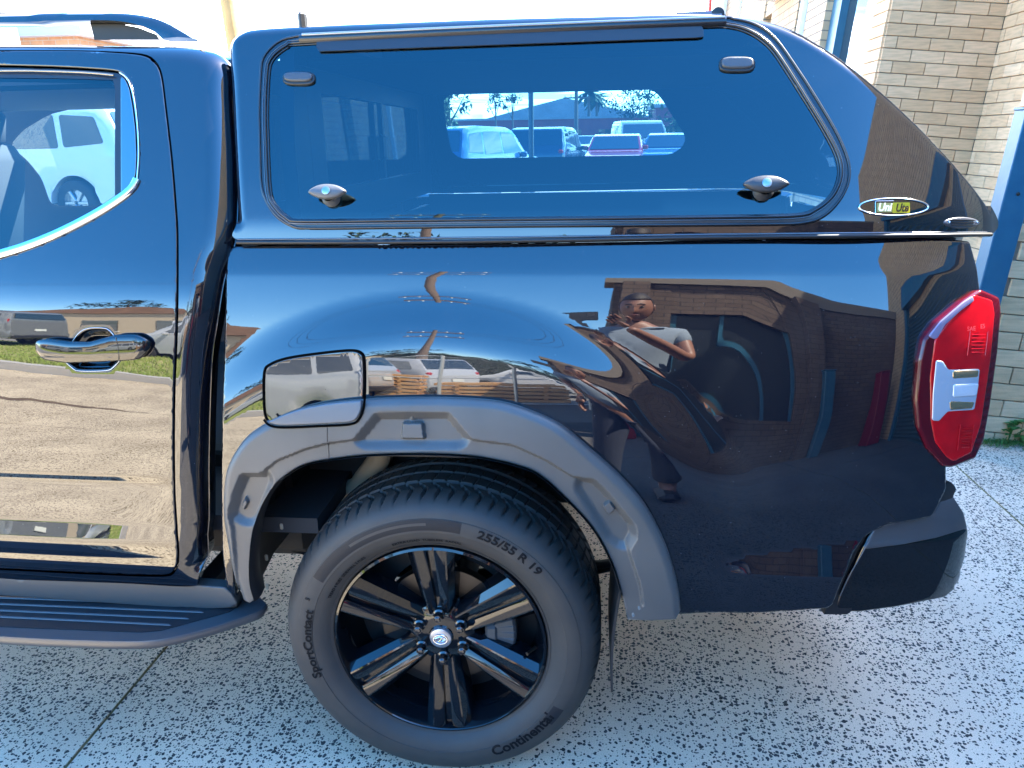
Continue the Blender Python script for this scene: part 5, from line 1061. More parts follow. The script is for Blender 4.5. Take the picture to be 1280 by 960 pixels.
# ================================================================== PARKED CARS
TYC = mat('car_tyre', (.02, .02, .021), .7); ALLOY = mat('car_alloy', (.45, .46, .48), .25, .8); CGL = mat('car_glass', (.012, .018, .022), .03, ior=2.0); TRIM = mat('car_trim', (.02, .02, .022), .5); HL = mat('headlight', (.7, .73, .76), .08, .6); TLM = mat('car_tail_lamp', (.4, .01, .015), .15); PLATE = mat('number_plate', (.65, .65, .6), .5)
def carpaint(name, c): return mat('car_'+name, c, .12, coat=1)
def wheel_mesh():
    M = MB(); M.lathe([(.20, -.09), (.30, -.10), (.335, -.07), (.34, 0), (.335, .07), (.30, .10), (.20, .09)], (0, 0, 0), 28); t = bpy.data.meshes.new('tyre'); t.from_pydata(M.v, [], M.f); t.materials.append(TYC); t.polygons.foreach_set('use_smooth', [True]*len(t.polygons))
    M = MB(); M.lathe([(.21, -.085), (.205, -.03), (.03, -.05), (0, -.06)], (0, 0, 0), 28)
    for i in range(6): a = i*math.pi/3; M.box((.115*math.cos(a), -.07, .115*math.sin(a)), (.17, .03, .045), Matrix.Rotation(-a, 3, 'Y'), .008)
    r = bpy.data.meshes.new('wheel_rim'); r.from_pydata(M.v, [], M.f); r.materials.append(ALLOY); return t, r
WT, WR = wheel_mesh()
PROF = {  # x from nose to tail, z; then side window polygons
 'suv': dict(L=4.6, W=1.86, H=1.72, o=[(.04, .30), (0, .55), (.03, .82), (.12, .95), (.95, 1.06), (1.12, 1.10), (1.72, 1.62), (2.1, 1.70), (3.6, 1.72), (4.25, 1.66), (4.5, 1.15), (4.58, .95), (4.6, .5), (4.52, .30)], win=[[(1.42, 1.12), (1.86, 1.55), (2.50, 1.60), (2.50, 1.12)], [(2.58, 1.12), (2.58, 1.60), (3.42, 1.60), (3.50, 1.12)], [(3.58, 1.13), (3.52, 1.59), (4.10, 1.55), (4.25, 1.18)]], ws=((1.18, 1.13), (1.70, 1.58)), rw=((4.46, 1.18), (4.27, 1.60)), wx=(.88, 3.62), wr=.37),
 'hatch': dict(L=4.0, W=1.74, H=1.50, o=[(.04, .28), (0, .50), (.04, .72), (.2, .86), (.95, .97), (1.08, 1.0), (1.75, 1.43), (2.2, 1.49), (3.2, 1.48), (3.75, 1.38), (3.93, 1.0), (4.0, .8), (3.98, .5), (3.92, .28)], win=[[(1.40, 1.01), (1.85, 1.36), (2.42, 1.41), (2.42, 1.01)], [(2.5, 1.01), (2.5, 1.41), (3.2, 1.38), (3.4, 1.04)]], ws=((1.14, 1.03), (1.72, 1.40)), rw=((3.92, 1.04), (3.78, 1.34)), wx=(.78, 3.3), wr=.34),
 'sedan': dict(L=4.7, W=1.80, H=1.45, o=[(.04, .28), (0, .50), (.05, .70), (.2, .80), (1.15, .93), (1.3, .96), (2.0, 1.38), (2.4, 1.44), (3.2, 1.42), (3.85, 1.08), (4.1, 1.02), (4.6, 1.0), (4.7, .8), (4.68, .5), (4.62, .28)], win=[[(1.62, .98), (2.08, 1.32), (2.65, 1.36), (2.65, .98)], [(2.73, .98), (2.73, 1.36), (3.15, 1.34), (3.62, 1.04)]], ws=((1.36, .99), (1.97, 1.35)), rw=((3.80, 1.10), (3.26, 1.39)), wx=(.92, 3.72), wr=.335),
 'van': dict(L=4.9, W=1.90, H=1.98, o=[(.04, .30), (0, .60), (.05, .95), (.2, 1.10), (.75, 1.25), (1.45, 1.85), (1.8, 1.96), (4.6, 1.98), (4.82, 1.9), (4.9, 1.2), (4.9, .5), (4.85, .30)], win=[[(1.05, 1.2), (1.52, 1.72), (2.1, 1.75), (2.1, 1.2)], [(2.2, 1.2), (2.2, 1.75), (3.3, 1.75), (3.3, 1.2)], [(3.4, 1.2), (3.4, 1.75), (4.6, 1.72), (4.6, 1.2)]], ws=((.82, 1.30), (1.42, 1.80)), rw=((4.905, 1.25), (4.85, 1.75)), wx=(.85, 3.9), wr=.36)}
def car(kind, paint, x, y, yaw, label, name='parked_car', cat='car', group=None, z=None, bars=False):
    p = PROF[kind]; zz = float(gz(x, y)) if z is None else z
    e = empty(name, (x, y, zz), (0, 0, yaw)); tag(e, label, cat, group); L, W, H = p['L'], p['W'], p['H']
    hw = lambda X, Z: W/2*(1-.15*np.clip((Z-1.0)/(H-1.0), 0, 1)**1.2)*(1-.07*np.clip((.5-X)/.5, 0, 1)**2-.05*np.clip((X-L+.45)/.45, 0, 1)**2)-.02*np.clip((.55-Z)/.3, 0, 1)
    o = round_poly([np.array(q, float) for q in p['o']], .07, 3); up_ = list(map(tuple, o)); bot = []
    for wx in p['wx'][::-1]: bot += [(wx+(p['wr']+.05)*math.cos(t), .30+(p['wr']+.07)*math.sin(t)) for t in np.linspace(.05, math.pi-.05, 12)]
    loop = np.array(up_+[(L-.10, .28)]+bot+[(.12, .28)]); loop = resample(loop, 150)
    gx_, gz_ = np.meshgrid(np.arange(.1, L, .13), np.arange(.3, H, .11)); G = np.stack([gx_.ravel(), gz_.ravel()], -1); G = G[inside(G, loop)]; G = G[pdist(G, loop) > .04]
    vs = np.vstack([loop, G]); r = delaunay_2d_cdt([Vector(q) for q in vs], [(i, (i+1) % len(loop)) for i in range(len(loop))], [], 0, 1e-6); vo = np.array([tuple(q) for q in r[0]]); fo_ = np.array([tuple(f) for f in r[2]]); fo_ = fo_[inside(vo[fo_].mean(1), loop)]
    V = []; F = []
    d = np.clip(pdist(vo, loop), 0, .09); rd = .05*(1-np.sqrt(1-(1-d/.09)**2*.98)); wv = hw(vo[:, 0], vo[:, 1])-np.where(vo[:, 1] > .55, rd, 0); n = len(vo)
    for sg in (-1, 1): V += [(a-L/2, sg*w_, b) for (a, b), w_ in zip(vo, wv)]
    F += [tuple(map(int, f)) for f in fo_]+[tuple(int(n+i) for i in f[::-1]) for f in fo_]
    idx = [int(np.argmin(((vo-q)**2).sum(1))) for q in loop]; F += [(idx[i], idx[(i+1) % len(idx)], n+idx[(i+1) % len(idx)], n+idx[i]) for i in range(len(idx)) if idx[i] != idx[(i+1) % len(idx)]]
    M = MB(); M.add(V, F); body = M.build('body', paint, e, True, 38)
    for sg in (-1, 1):
        for w_ in p['win']:
            q = round_poly([np.array(a, float) for a in w_], .05, 3); M = MB(); k = len(q); M.add([(a-L/2, sg*(float(hw(a, b))+.004), b) for a, b in q], [tuple(range(k))]); M.build('side_window', CGL, e)
        M = MB(); M.box((p['win'][0][0][0]+.12-L/2, sg*(W/2+.07), 1.08), (.10, .16, .13), bev=.03); M.build('wing_mirror', paint, e, True)
        M = MB(); M.box((.14-L/2, sg*(W/2-.28), .74), (.16, .36, .13), bev=.04); M.build('headlight', HL, e, True)
        M = MB(); M.box((L-.10-L/2, sg*(W/2-.14), .95 if kind != 'van' else 1.1), (.14, .16, .24), bev=.03); M.build('tail_lamp', TLM, e, True)
    for nm, (a, b), off in (('windscreen', p['ws'], -.018), ('rear_window', p['rw'], .018)):
        (x0, z0), (x1, z1) = a, b; w0, w1 = float(hw(x0, z0))-.10, float(hw(x1, z1))-.10; M = MB(); nn = 6; V = []
        for i in range(nn+1):
            t = i/nn; V += [(x0+off-L/2, (2*t-1)*w0, z0+.02), (x1+off-L/2, (2*t-1)*w1, z1+.02)]
        M.add(V, [(2*i, 2*i+1, 2*i+3, 2*i+2) for i in range(nn)]); M.build(nm, CGL, e)
    M = MB(); M.box((.012-L/2, 0, .62), (.05, W*.55, .20), bev=.02)
    for i in range(4): M.box((-.018-L/2, 0, .56+.04*i), (.02, W*.5, .012))
    M.build('grille', TRIM, e); M = MB(); M.box((.015-L/2, 0, .36), (.08, W*.88, .14), bev=.03); M.box((L-.015-L/2, 0, .38), (.08, W*.88, .16), bev=.03); M.build('bumper', TRIM, e, True)
    M = MB(); M.box((-.04-L/2, 0, .46), (.012, .37, .11)); M.box((L+.012-L/2, 0, .72), (.012, .37, .11)); M.build('number_plate', PLATE, e)
    if bars: M = MB(); [M.tube([(1.9-L/2, sg*.62, H+.02), (2.2-L/2, sg*.62, H+.06), (3.7-L/2, sg*.62, H+.06), (4.0-L/2, sg*.62, H)], .018, 6) for sg in (-1, 1)]; M.build('roof_bars', TRIM, e, True)
    M = MB(); M.box((0, 0, .42), (L*.82, W*.8, .22)); M.build('underside', TRIM, e)
    for wx in p['wx']:
        for sg in (-1, 1):
            w_ = link('wheel', WT, e); w_.location = (wx-L/2, sg*(W/2-.11), .335); w_.rotation_euler = (0, 0, 0 if sg < 0 else math.pi); r_ = link('wheel_rim', WR, w_)
    return e
CW, CS, CG, CB_, CR, CN, CBK = carpaint('white', (.72, .72, .71)), carpaint('silver', (.42, .43, .45)), carpaint('grey', (.16, .17, .18)), carpaint('blue', (.03, .09, .22)), carpaint('red', (.33, .015, .03)), carpaint('navy', (.02, .035, .07)), carpaint('black', (.01, .01, .012))
def pl(px, D):       # plan position on the sight line of a pixel column at distance D from the camera
    d = ray(px, 175); d = d/math.hypot(d[0], d[1]); return CC[0]+d[0]*D, CC[1]+d[1]*D
x, y = pl(42, 15.0); car('suv', CW, x, y, rad(-5), 'white wagon parked beyond the cab, seen through the rear door glass', bars=False)
x, y = pl(590, 19.0); car('suv', CB_, x, y, rad(252), 'blue wagon nearest on the left through the canopy glass')
x, y = pl(648, 42); car('suv', CW, x, y, rad(272), 'small distant white wagon beside the steel post through the canopy glass')
x, y = pl(686, 26); car('suv', CN, x, y, rad(262), 'dark navy wagon facing the camera in the middle of the canopy glass')
x, y = pl(729, 34); car('sedan', CW, x, y, rad(280), 'white sedan between the dark wagon and the red hatchback')
x, y = pl(771, 26); car('hatch', CR, x, y, rad(84), 'dark red hatchback with its tail to the camera through the canopy glass')
x, y = pl(798, 33); car('van', CG, x, y, rad(95), 'grey van parked behind the red hatchback', 'parked_van', 'van')
x, y = pl(838, 28); car('hatch', CB_, x, y, rad(80), 'dark blue hatchback at the right end of the canopy glass')
x, y = pl(408, 11.5); car('sedan', CW, x, y, rad(205), 'white sedan seen through the front bulkhead window of the canopy')
x, y = pl(497, 18); car('suv', CB_, x, y, rad(250), 'blue wagon seen at the edge of the bulkhead window')
# cars behind the camera, mirrored in the paint
car('suv', CS, -5.2, -10.6, rad(4), 'silver four wheel drive on the verge across the street, mirrored beside the door handle', bars=True)
car('suv', CS, -4.3, -14.0, rad(24), 'second silver wagon nearer the timber yard, mirrored in the fuel flap')
car('van', CG, -12.0, -10.8, rad(0), 'dark grey van furthest left on the verge, mirrored in the door', 'parked_van', 'van')
car('hatch', CW, -.6, -15.5, rad(10), 'white hatchback in front of the timber stacks, mirrored behind the flap')
car('sedan', CBK, -17.5, -10.5, rad(2), 'black sedan at the far left end of the verge')
# ================================================================== far side of the street (+Y)
def building(name, x0, x1, y0, y1, h, m, roofm, label, gable=0, nwin=0, cat='building', winm=None, wh=1.0, z=None):
    zz = float(gz((x0+x1)/2, (y0+y1)/2))-.5 if z is None else z
    e = empty(name, ((x0+x1)/2, (y0+y1)/2, zz)); tag(e, label, cat); w, d = x1-x0, y1-y0
    M = MB(); M.box((0, 0, h/2), (w, d, h)); M.build('wall', m, e)
    M = MB()
    if gable: M.prism([(-w/2-.3, h+.002), (0, h+gable), (w/2+.3, h+.002)], -d/2-.3, d/2+.3, 'Y')
    else: M.box((0, 0, h+.12), (w+.4, d+.4, .24))
    M.build('roof', roofm, e)
    for sgn in (-1, 1):
        for i in range(nwin):
            xx = -w/2+w*(i+.5)/nwin; M = MB(); M.box((xx, sgn*(d/2+.02), h*.5), (w/nwin*.5, .06, wh), bev=.01); f = M.build('window', winm or CGL, e); M = MB(); M.box((xx, sgn*(d/2+.05), h*.5-wh/2-.04), (w/nwin*.55, .12, .06)); M.build('sill', REV, f)
    return e
MAR = mat('maroon_wall', (.20, .04, .05), .8, var=(1.5, (.26, .06, .06))); RGREY = mat('roof_grey', (.22, .24, .26), .6, var=(.8, (.30, .31, .33))); ORB = brick_mat('orange_brickwork', (.45, .19, .09), (.52, .25, .12), (.40, .34, .28)); TANW = mat('tan_wall', (.50, .40, .27), .85); BRN = mat('brown_roof', (.18, .10, .06), .8, var=(2, (.26, .14, .08)))
building('warehouse', -26, 13, 100, 118, 3.6, MAR, RGREY, 'long low maroon warehouse across the car park beyond the canopy glass', 0, 9)
building('warehouse', -16, 8, 124, 140, 4.6, RGREY, RGREY, 'grey gabled shed rising behind the maroon warehouse', 2.8, 3)
building('office_block', 5.0, 9.6, 60, 68, 3.7, MAR, RGREY, 'small dark red block at the right of the warehouse', 0, 2)
def elz(px, py, D): d = ray(px, py); return 1.494+D*d[2]/math.hypot(d[0], d[1])
x, y = pl(80, 17); building('brick_house', x-.78, x+.62, y, y+7, float(elz(70, 31, 17)-gz(x, y))+.26, ORB, mat('house_roof', (.34, .32, .35), .7), 'orange brick house glimpsed under the roof rail at the left', 0, 2)
x, y = pl(8, 15); building('shed', x-2.5, x+.55, y-3, y, float(elz(20, 8, 15)-gz(x, y))+.26, RGREY, RGREY, 'grey shed roof edge at the top left corner', 0, 1)
# poles
def pole(name, x, y, r, h, m, label, arms=0, rt=.7, cat='pole', tilt=0):
    e = empty(name, (x, y, float(gz(x, y))-.2), (0, tilt, 0)); tag(e, label, cat); M = MB(); M.tube([(0, 0, 0), (0, 0, h*.5), (0, 0, h)], [r, r*(1+rt)/2, r*rt], 16); M.build('shaft', m, e, True)
    for i in range(arms):
        M = MB(); M.box((0, 0, h-.4-.9*i), (2.2, .1, .12)); a = M.build('cross_arm', m, e)
        for xx in (-.95, -.45, .45, .95): M = MB(); M.lathe([(0, .16), (.04, .14), (.05, .05), (.03, 0)], (xx, 0, h-.34-.9*i), 8, 'Z'); M.build('insulator', REV, a)
    return e
WOOD = mat('pole_timber', (.38, .24, .09), .8, bump=(12, .5, .01), var=(5, (.50, .34, .14)))
WOODD = mat('pole_timber_grey', (.14, .10, .075), .85, bump=(12, .5, .01))
x, y = pl(322.5, 7.5); pole('timber_pole', x, y, .068, 9, WOOD, 'yellow brown timber pole standing between the cab and the canopy top', 0, 1, tilt=-rad(2.5))
x, y = pl(664, 15.5); pole('steel_pole', x, y, .05, 3.2, mat('pole_steel', (.10, .12, .14), .5, .5), 'plain dark steel post seen through the middle of the canopy glass', 0, 1)
x, y = pl(720, 70); pole('power_pole', x, y, .20, 5.9, WOODD, 'timber power pole with two cross arms beyond the red hatchback', 2)
def lamp_(x, y, label):
    e = empty('street_lamp', (x, y, float(gz(x, y)))); tag(e, label, 'street lamp'); M = MB(); M.tube([(0, 0, 0), (0, 0, 5), (.2, 0, 7.4), (.9, 0, 7.7)], .06, 8); M.build('mast', mat('pole_steel', (.1, .12, .14)), e, True); M = MB(); M.box((1.15, 0, 7.72), (.6, .2, .1), bev=.03); M.build('lamp_head', REV, e)
# wires
def wires(name, A, B, n, sag, label, gap=.45, r=.007):
    A, B = Vector(A), Vector(B); M = MB(); d = (B-A).normalized(); s_ = Vector((-d.y, d.x, 0))
    for k in range(n):
        pts = []
        for i in range(15):
            t = i/14; q = A.lerp(B, t)+s_*(k-(n-1)/2)*gap; q.z -= sag*4*t*(1-t); pts.append(q)
        M.tube(pts, r, 5, False)
    o = M.build(name, mat('wire_black', (.01, .01, .01), .5), None, True, None, fix=False); tag(o, label, 'wires')
wires('overhead_wires', (x-1, y, 6.6), (-22, 50, 7), 3, .8, 'three sagging overhead wires running left from the far power pole'); wires('overhead_wires', (x+1, y, 6.6), (22, 60, 7.5), 3, .8, 'three sagging overhead wires running right from the far power pole')
# ---- trees: tapered trunk, limbs, many small leaf faces in clumps
def tree(name, x, y, h, cr, crown_h, nclump, nleaf, lm, label, lsize=.25, trunk_r=.12, cat='tree', z=None, droop=0):
    zz = float(gz(x, y)) if z is None else z
    e = empty(name, (x, y, zz)); tag(e, label, cat); rnd = random.Random(hash(name)+int(x*10)); M = MB(); M.tube([(0, 0, 0), (.05, 0, h*.3), (0, .05, h*.6), (.03, 0, h*.85)], [trunk_r*1.3, trunk_r, trunk_r*.6, trunk_r*.2], 8); cl_ = []
    for i in range(nclump):
        a = rnd.uniform(0, 6.28); rr = cr*math.sqrt(rnd.random())*.95; hz_ = h-crown_h+crown_h*rnd.random(); k = math.sqrt(max(.1, 1-((hz_-(h-crown_h/2))/(crown_h/2))**2)); c = (rr*k*math.cos(a), rr*k*math.sin(a), hz_); cl_.append(c)
        if i % 3 == 0: M.tube([(0, 0, h*.35+hz_*.2), (c[0]*.5, c[1]*.5, hz_*.8), c], [trunk_r*.45, trunk_r*.3, trunk_r*.1], 5)
    M.build('trunk', WOODD, e, True); M = MB()
    for c in cl_:
        sz = cr*rnd.uniform(.18, .36)
        for j in range(nleaf):
            v = Vector((rnd.gauss(0, 1), rnd.gauss(0, 1), rnd.gauss(0, .8))).normalized()*sz*rnd.random()**.4; p = Vector(c)+v; p.z -= droop*rnd.random()*crown_h*.3
            d = Vector((rnd.gauss(0, 1), rnd.gauss(0, 1), rnd.gauss(0, .6)-droop)).normalized(); u = d.cross(Vector((0, 0, 1)))
            if u.length < .1: u = Vector((1, 0, 0))
            u.normalize(); s_ = lsize*rnd.uniform(.5, 1); M.add([p-u*s_*.35, p+d*s_, p+u*s_*.35, p-d*s_*.4], [(0, 1, 2, 3)])
    M.build('crown', lm, e, False, None, fix=False); return e
FOL = mat('foliage', (.045, .085, .025), .8, var=(.8, (.08, .12, .035), .2)); FOLD = mat('foliage_dark', (.02, .045, .02), .8, var=(.8, (.035, .06, .025), .2)); FOLL = mat('foliage_pale', (.10, .14, .05), .8)
def palm(x, y, h, label):
    e = empty('palm_tree', (x, y, float(gz(x, y)))); tag(e, label, 'palm tree'); M = MB(); M.tube([(0, 0, 0), (.2, 0, h*.5), (.1, 0, h)], [.28, .2, .17], 8); M.build('trunk', WOODD, e, True); M = MB()
    for i in range(34):
        a = i*2.4; el = random.uniform(-.5, 1.2); L = random.uniform(1.6, 2.3); pts = []
        for t in (0, .3, .6, 1.0): pts.append(Vector((.1+math.cos(a)*L*t*math.cos(el*(1-t*.6)), math.sin(a)*L*t*math.cos(el*(1-t*.6)), h+L*(math.sin(el)*t-.55*t*t))))
        u = Vector((-math.sin(a), math.cos(a), 0)); V = []
        for q, w_ in zip(pts, (.05, .32, .34, .03)): V += [q-u*w_-Vector((0, 0, w_*.6)), q, q+u*w_-Vector((0, 0, w_*.6))]
        M.add(V, [(k*3+j, k*3+j+1, k*3+j+4, k*3+j+3) for k in range(3) for j in range(2)])
    M.build('fronds', FOLD, e, False, None, fix=False)
x, y = pl(734, 108); palm(x, y, 6.6, 'taller left palm of the pair above the warehouse roof'); x, y = pl(744, 114); palm(x, y, 6.3, 'shorter right palm of the pair above the warehouse roof')
x, y = pl(562, 30); tree('willow_tree', x, y, 3.6, .95, 3.0, 26, 60, FOLL, 'pale drooping tree at the left end of the canopy glass', .22, .1, droop=.6)
x, y = pl(620, 95); tree('round_tree', x, y, 5.6, 1.4, 1.9, 16, 30, FOLD, 'small round tree above the warehouse, left of the steel post', .35); x, y = pl(641, 98); tree('round_tree', x, y, 5.8, 1.4, 1.8, 16, 30, FOLD, 'small round tree above the warehouse, touching the steel post', .35)
x, y = pl(790, 95); tree('broad_tree', x, y, 6.4, 3.2, 3.0, 30, 40, FOLD, 'broad ragged tree above the small dark red block', .4)
for i, (px_, D, h_, lb) in enumerate(((480, 40, 3.6, 'dense tree far behind the cab, left of the willow'), (855, 45, 5.5, 'dark tree behind the blue hatchback'))):
    x, y = pl(px_, D); tree('broad_tree', x, y, h_, 2.6, 4.0, 30, 40, FOL, lb, .4)
# ================================================================== street side behind the camera (mirrored in the paint)
M = MB(); xx = np.linspace(-40, -2.4, 60); M.grid(np.stack([np.stack([xx, 0*xx-6.75, gz(xx, 0*xx)+.10], -1), np.stack([xx, 0*xx-12.6, gz(xx, 0*xx)+.12], -1)], 0)); kb = M.build('verge_soil', mat('verge_soil', (.20, .24, .05), .95, bump=(30, .6, .02), var=(2, (.34, .30, .12), .2)), None); tag(kb, kind='structure')
M = MB(); M.box((-20, -8.53, .05), (40, .14, .12)); 
kv = np.stack([np.stack([xx, 0*xx-6.62, gz(xx, 0*xx)-.01], -1), np.stack([xx, 0*xx-6.62, gz(xx, 0*xx)+.12], -1), np.stack([xx, 0*xx-6.77, gz(xx, 0*xx)+.12], -1)], 0); M = MB(); M.grid(kv); kb = M.build('kerb', mat('kerb_concrete', (.42, .40, .37), .9), None); tag(kb, kind='structure')
M = MB(); rg = random.Random(3)
for i in range(26000):
    x = -22+19.4*rg.random(); y = -6.8-5.6*rg.random()**1.5; a = rg.uniform(0, 6.28); h_ = rg.uniform(.03, .09); z_ = float(-3.2-x if x < -3.2 else 0); z_ = (z_*z_/3 if z_ < 1.5 else z_-.75)*.072+.11
    M.add([(x-.012*math.cos(a), y-.012*math.sin(a), z_), (x+.012*math.cos(a), y+.012*math.sin(a), z_), (x+rg.uniform(-.03, .03), y+rg.uniform(-.03, .03), z_+h_)], [(0, 1, 2)])
g = M.build('grass', GRASSM, None, False, None, fix=False); tag(g, kind='stuff')
# dark hedge and long wall, tan sheds
HED = mat('hedge_leaf', (.015, .03, .015), .85)
def hedge(x0, x1, y, h, label):
    e = empty('hedge', ((x0+x1)/2, y, 0)); tag(e, label, 'hedge'); M = MB(); rg = random.Random(5); w = x1-x0; M.box((0, 0, h/2-.1), (w-.4, .6, h-.4)); 
    for i in range(9000):
        x = rg.uniform(-w/2, w/2); z = h*(1-rg.random()**1.4*.98); y_ = rg.uniform(-.45, .55); z += .12*math.sin(x*2.1)+.08*math.sin(x*5.3); d = Vector((rg.gauss(0, 1), rg.gauss(0, 1), rg.gauss(0, 1))).normalized(); u = d.cross(Vector((.3, .2, 1))).normalized(); s_ = rg.uniform(.05, .12); p = Vector((x, y_, z)); M.add([p-u*s_*.5, p+d*s_, p+u*s_*.5], [(0, 1, 2)])
    M.build('hedge_foliage', HED, e, False, None, fix=False)
hedge(-5.5, 1.6, -19, 2.9, 'long dark clipped hedge behind the timber yard, mirrored over the wheel arch')
building('low_shed', -21, -7.5, -30, -22, 3.6, TANW, BRN, 'tan walled shed with a brown roof behind the parked cars, mirrored in the door', 1.6, 4)
building('low_shed', -42, -23, -30, -20, 3.2, ORB, mat('pale_roof', (.5, .45, .38), .7), 'orange brick shed with a pale roof at the far left of the street', 1.4, 5)
# chain link fence with white steel posts
fen = empty('mesh_fence', (0, -8.2, 0)); tag(fen, 'wire mesh fence with pale steel posts before the timber stacks', 'fence')
WHP = mat('galvanised', (.62, .63, .62), .4, .5)
for x in np.arange(-2.9, .5, 1.1): M = MB(); M.tube([(x, -1.2, 0), (x, -1.2, 1.7)], .03, 8); M.build('fence_post', WHP, fen, True)
M = MB(); [M.tube([(-3.0, -1.2, z_), (.5, -1.2, z_)], .015, 6) for z_ in (.15, .9, 1.65)]; M.build('fence_rail', WHP, fen, True)
M = MB()
for i in range(66):
    x = -2.95+i*.05; M.tube([(x, -1.2, .15), (x+.75 if x+.75 < .5 else .5, -1.2, .9 if x+.75 < .5 else .15+(.5-x))], .0025, 3, False); M.tube([(x, -1.2, 1.65), (x+.75 if x+.75 < .5 else .5, -1.2, .9 if x+.75 < .5 else 1.65-(.5-x))], .0025, 3, False)
o = M.build('wire_mesh', WHP, fen, False, None, fix=False); tag(o, kind='stuff')
TIM = mat('timber_orange', (.48, .22, .07), .75, bump=(20, .4, .004), var=(4, (.58, .34, .14), .25))
def stack(x, y, n, L, label):
    e = empty('timber_stack', (x, y, 0)); tag(e, label, 'timber stack', 'stacks of sawn timber behind the mesh fence'); me = None
    for k in range(n):
        for j in range(4):
            if me is None: M = MB(); M.box((0, 0, 0), (L, .19, .09), bev=.005); o = M.build('plank', TIM, e); me = o.data
            else: o = link('plank', me, e)
            o.location = (random.uniform(-.08, .08), -.33+.22*j, .12+.135*k)
        for s_ in (-1, 1):
            if k < n-1: M = MB(); M.box((s_*L*.35, 0, .1875+.135*k), (.06, .9, .04)); M.build('bearer', TIM, e)
stack(-3.6, -11.2, 7, 2.3, 'tallest orange timber stack at the left end behind the mesh fence'); stack(-1.1, -11.3, 5, 2.1, 'lower orange timber stack at the right end behind the mesh fence')
pole('power_pole', -2.9, -13.2, .13, 9.0, mat('pole_brown', (.16, .11, .08), .85), 'brown timber power pole across the street, mirrored as a curved streak over the wheel arch', 2)
wires('overhead_wires', (-2.9, -13.2, 8.6), (-30, -15, 9.5), 3, .8, 'three overhead wires across the street running left of the mirrored pole'); wires('overhead_wires', (-2.9, -13.2, 8.6), (20, -14, 8.5), 3, .8, 'three overhead wires across the street running right of the mirrored pole')
for (x_, y_, h_, lb) in ((-9, -34, 8, 'tall dark tree behind the tan shed'), (-24, -36, 9, 'tall dark tree behind the orange brick shed'), (-1, -30, 6.5, 'dark tree behind the hedge')): tree('broad_tree', x_, y_, h_, 3, 5, 30, 40, FOLD, lb, .45)
# ================================================================== THE PHOTOGRAPHER (mirrored in the paint, behind the camera)
SKIN = mat('skin', (.26, .125, .085), .5, bump=(200, .1, .001)); SHIRT = mat('shirt_cloth', (.20, .25, .31), .85, bump=(30, .3, .004)); JEAN = mat('dark_trousers', (.025, .032, .055), .85, bump=(60, .3, .003)); HAIRM = mat('hair_dark', (.018, .012, .01), .6, bump=(300, .6, .003)); SHOE = mat('shoe_black', (.015, .015, .016), .5)
PX0, PY0 = .56, -1.98
man = empty('person', (PX0, PY0, 0)); tag(man, 'man in a grey blue T-shirt and dark trousers holding up a phone, mirrored in paint', 'person')
def skinned(name, verts, edges, root, m, parent, sub=2):
    me = bpy.data.meshes.new(name); me.from_pydata([tuple(v[:3]) for v in verts], edges, []); o = link(name, me, parent); me.materials.append(m)
    bm = bmesh.new(); bm.from_mesh(me); lay = bm.verts.layers.skin.verify(); bm.verts.ensure_lookup_table()
    for i, v in enumerate(verts):
        r = v[3]; r2 = v[4] if len(v) > 4 else r; bm.verts[i][lay].radius = (r, r2); bm.verts[i][lay].use_root = (i == root)
    bm.to_mesh(me); bm.free(); s = o.modifiers.new('skin', 'SKIN'); s.use_smooth_shade = True; b = o.modifiers.new('sub', 'SUBSURF'); b.levels = sub; b.render_levels = sub
    return o
# local frame: x to the camera's right, y towards the truck, z up
cam_l = np.array([CC[0]-PX0, CC[1]-PY0, CC[2]])
B = [(0, 0, .95, .15, .12), (0, .01, 1.10, .135, .11), (0, .02, 1.25, .15, .12), (0, .01, 1.38, .155, .11), (0, .02, 1.47, .07, .07), (.0, .05, 1.535, .055, .055),
     (-.10, 0, .86, .095, .10), (-.12, .02, .50, .06, .065), (-.13, -.02, .10, .042, .045), (-.14, .05, .04, .04, .03), (-.15, .15, .03, .035, .025),
     (.10, 0, .86, .095, .10), (.14, .03, .50, .06, .065), (.16, -.01, .10, .042, .045), (.17, .06, .04, .04, .03), (.18, .16, .03, .035, .025),
     (-.19, .01, 1.41, .058, .058), (-.245, -.02, 1.14, .042, .042), (-.25, .06, .90, .027, .030),
     (.19, .01, 1.41, .058, .058), (.23, .12, 1.16, .042, .042), (cam_l[0]+.165, .40, 1.395, .026, .030)]
E = [(0, 1), (1, 2), (2, 3), (3, 4), (4, 5), (0, 6), (6, 7), (7, 8), (8, 9), (9, 10), (0, 11), (11, 12), (12, 13), (13, 14), (14, 15), (3, 16), (16, 17), (17, 18), (3, 19), (19, 20), (20, 21)]
skinned('body', B, E, 0, SKIN, man)
# clothes follow the body
skinned('shirt', [(0, 0, .93, .175, .14), (0, .01, 1.10, .165, .135), (0, .02, 1.25, .175, .14), (0, .01, 1.375, .172, .125), (0, .02, 1.45, .085, .08), (-.185, .01, 1.40, .078, .078), (-.225, -.005, 1.25, .075, .075), (.185, .01, 1.40, .078, .078), (.215, .06, 1.27, .075, .075)], [(0, 1), (1, 2), (2, 3), (3, 4), (3, 5), (5, 6), (3, 7), (7, 8)], 0, SHIRT, man)
skinned('trousers', [(0, 0, .96, .165, .135), (-.10, 0, .84, .108, .112), (-.12, .02, .50, .08, .085), (-.13, -.01, .12, .065, .07), (.10, 0, .84, .108, .112), (.14, .03, .50, .08, .085), (.16, 0, .12, .065, .07)], [(0, 1), (1, 2), (2, 3), (0, 4), (4, 5), (5, 6)], 0, JEAN, man)
for s_ in (-1, 1): M = MB(); M.box((.155*s_, .07, .04), (.10, .29, .08), bev=.03); M.build('shoe', SHOE, man, True)
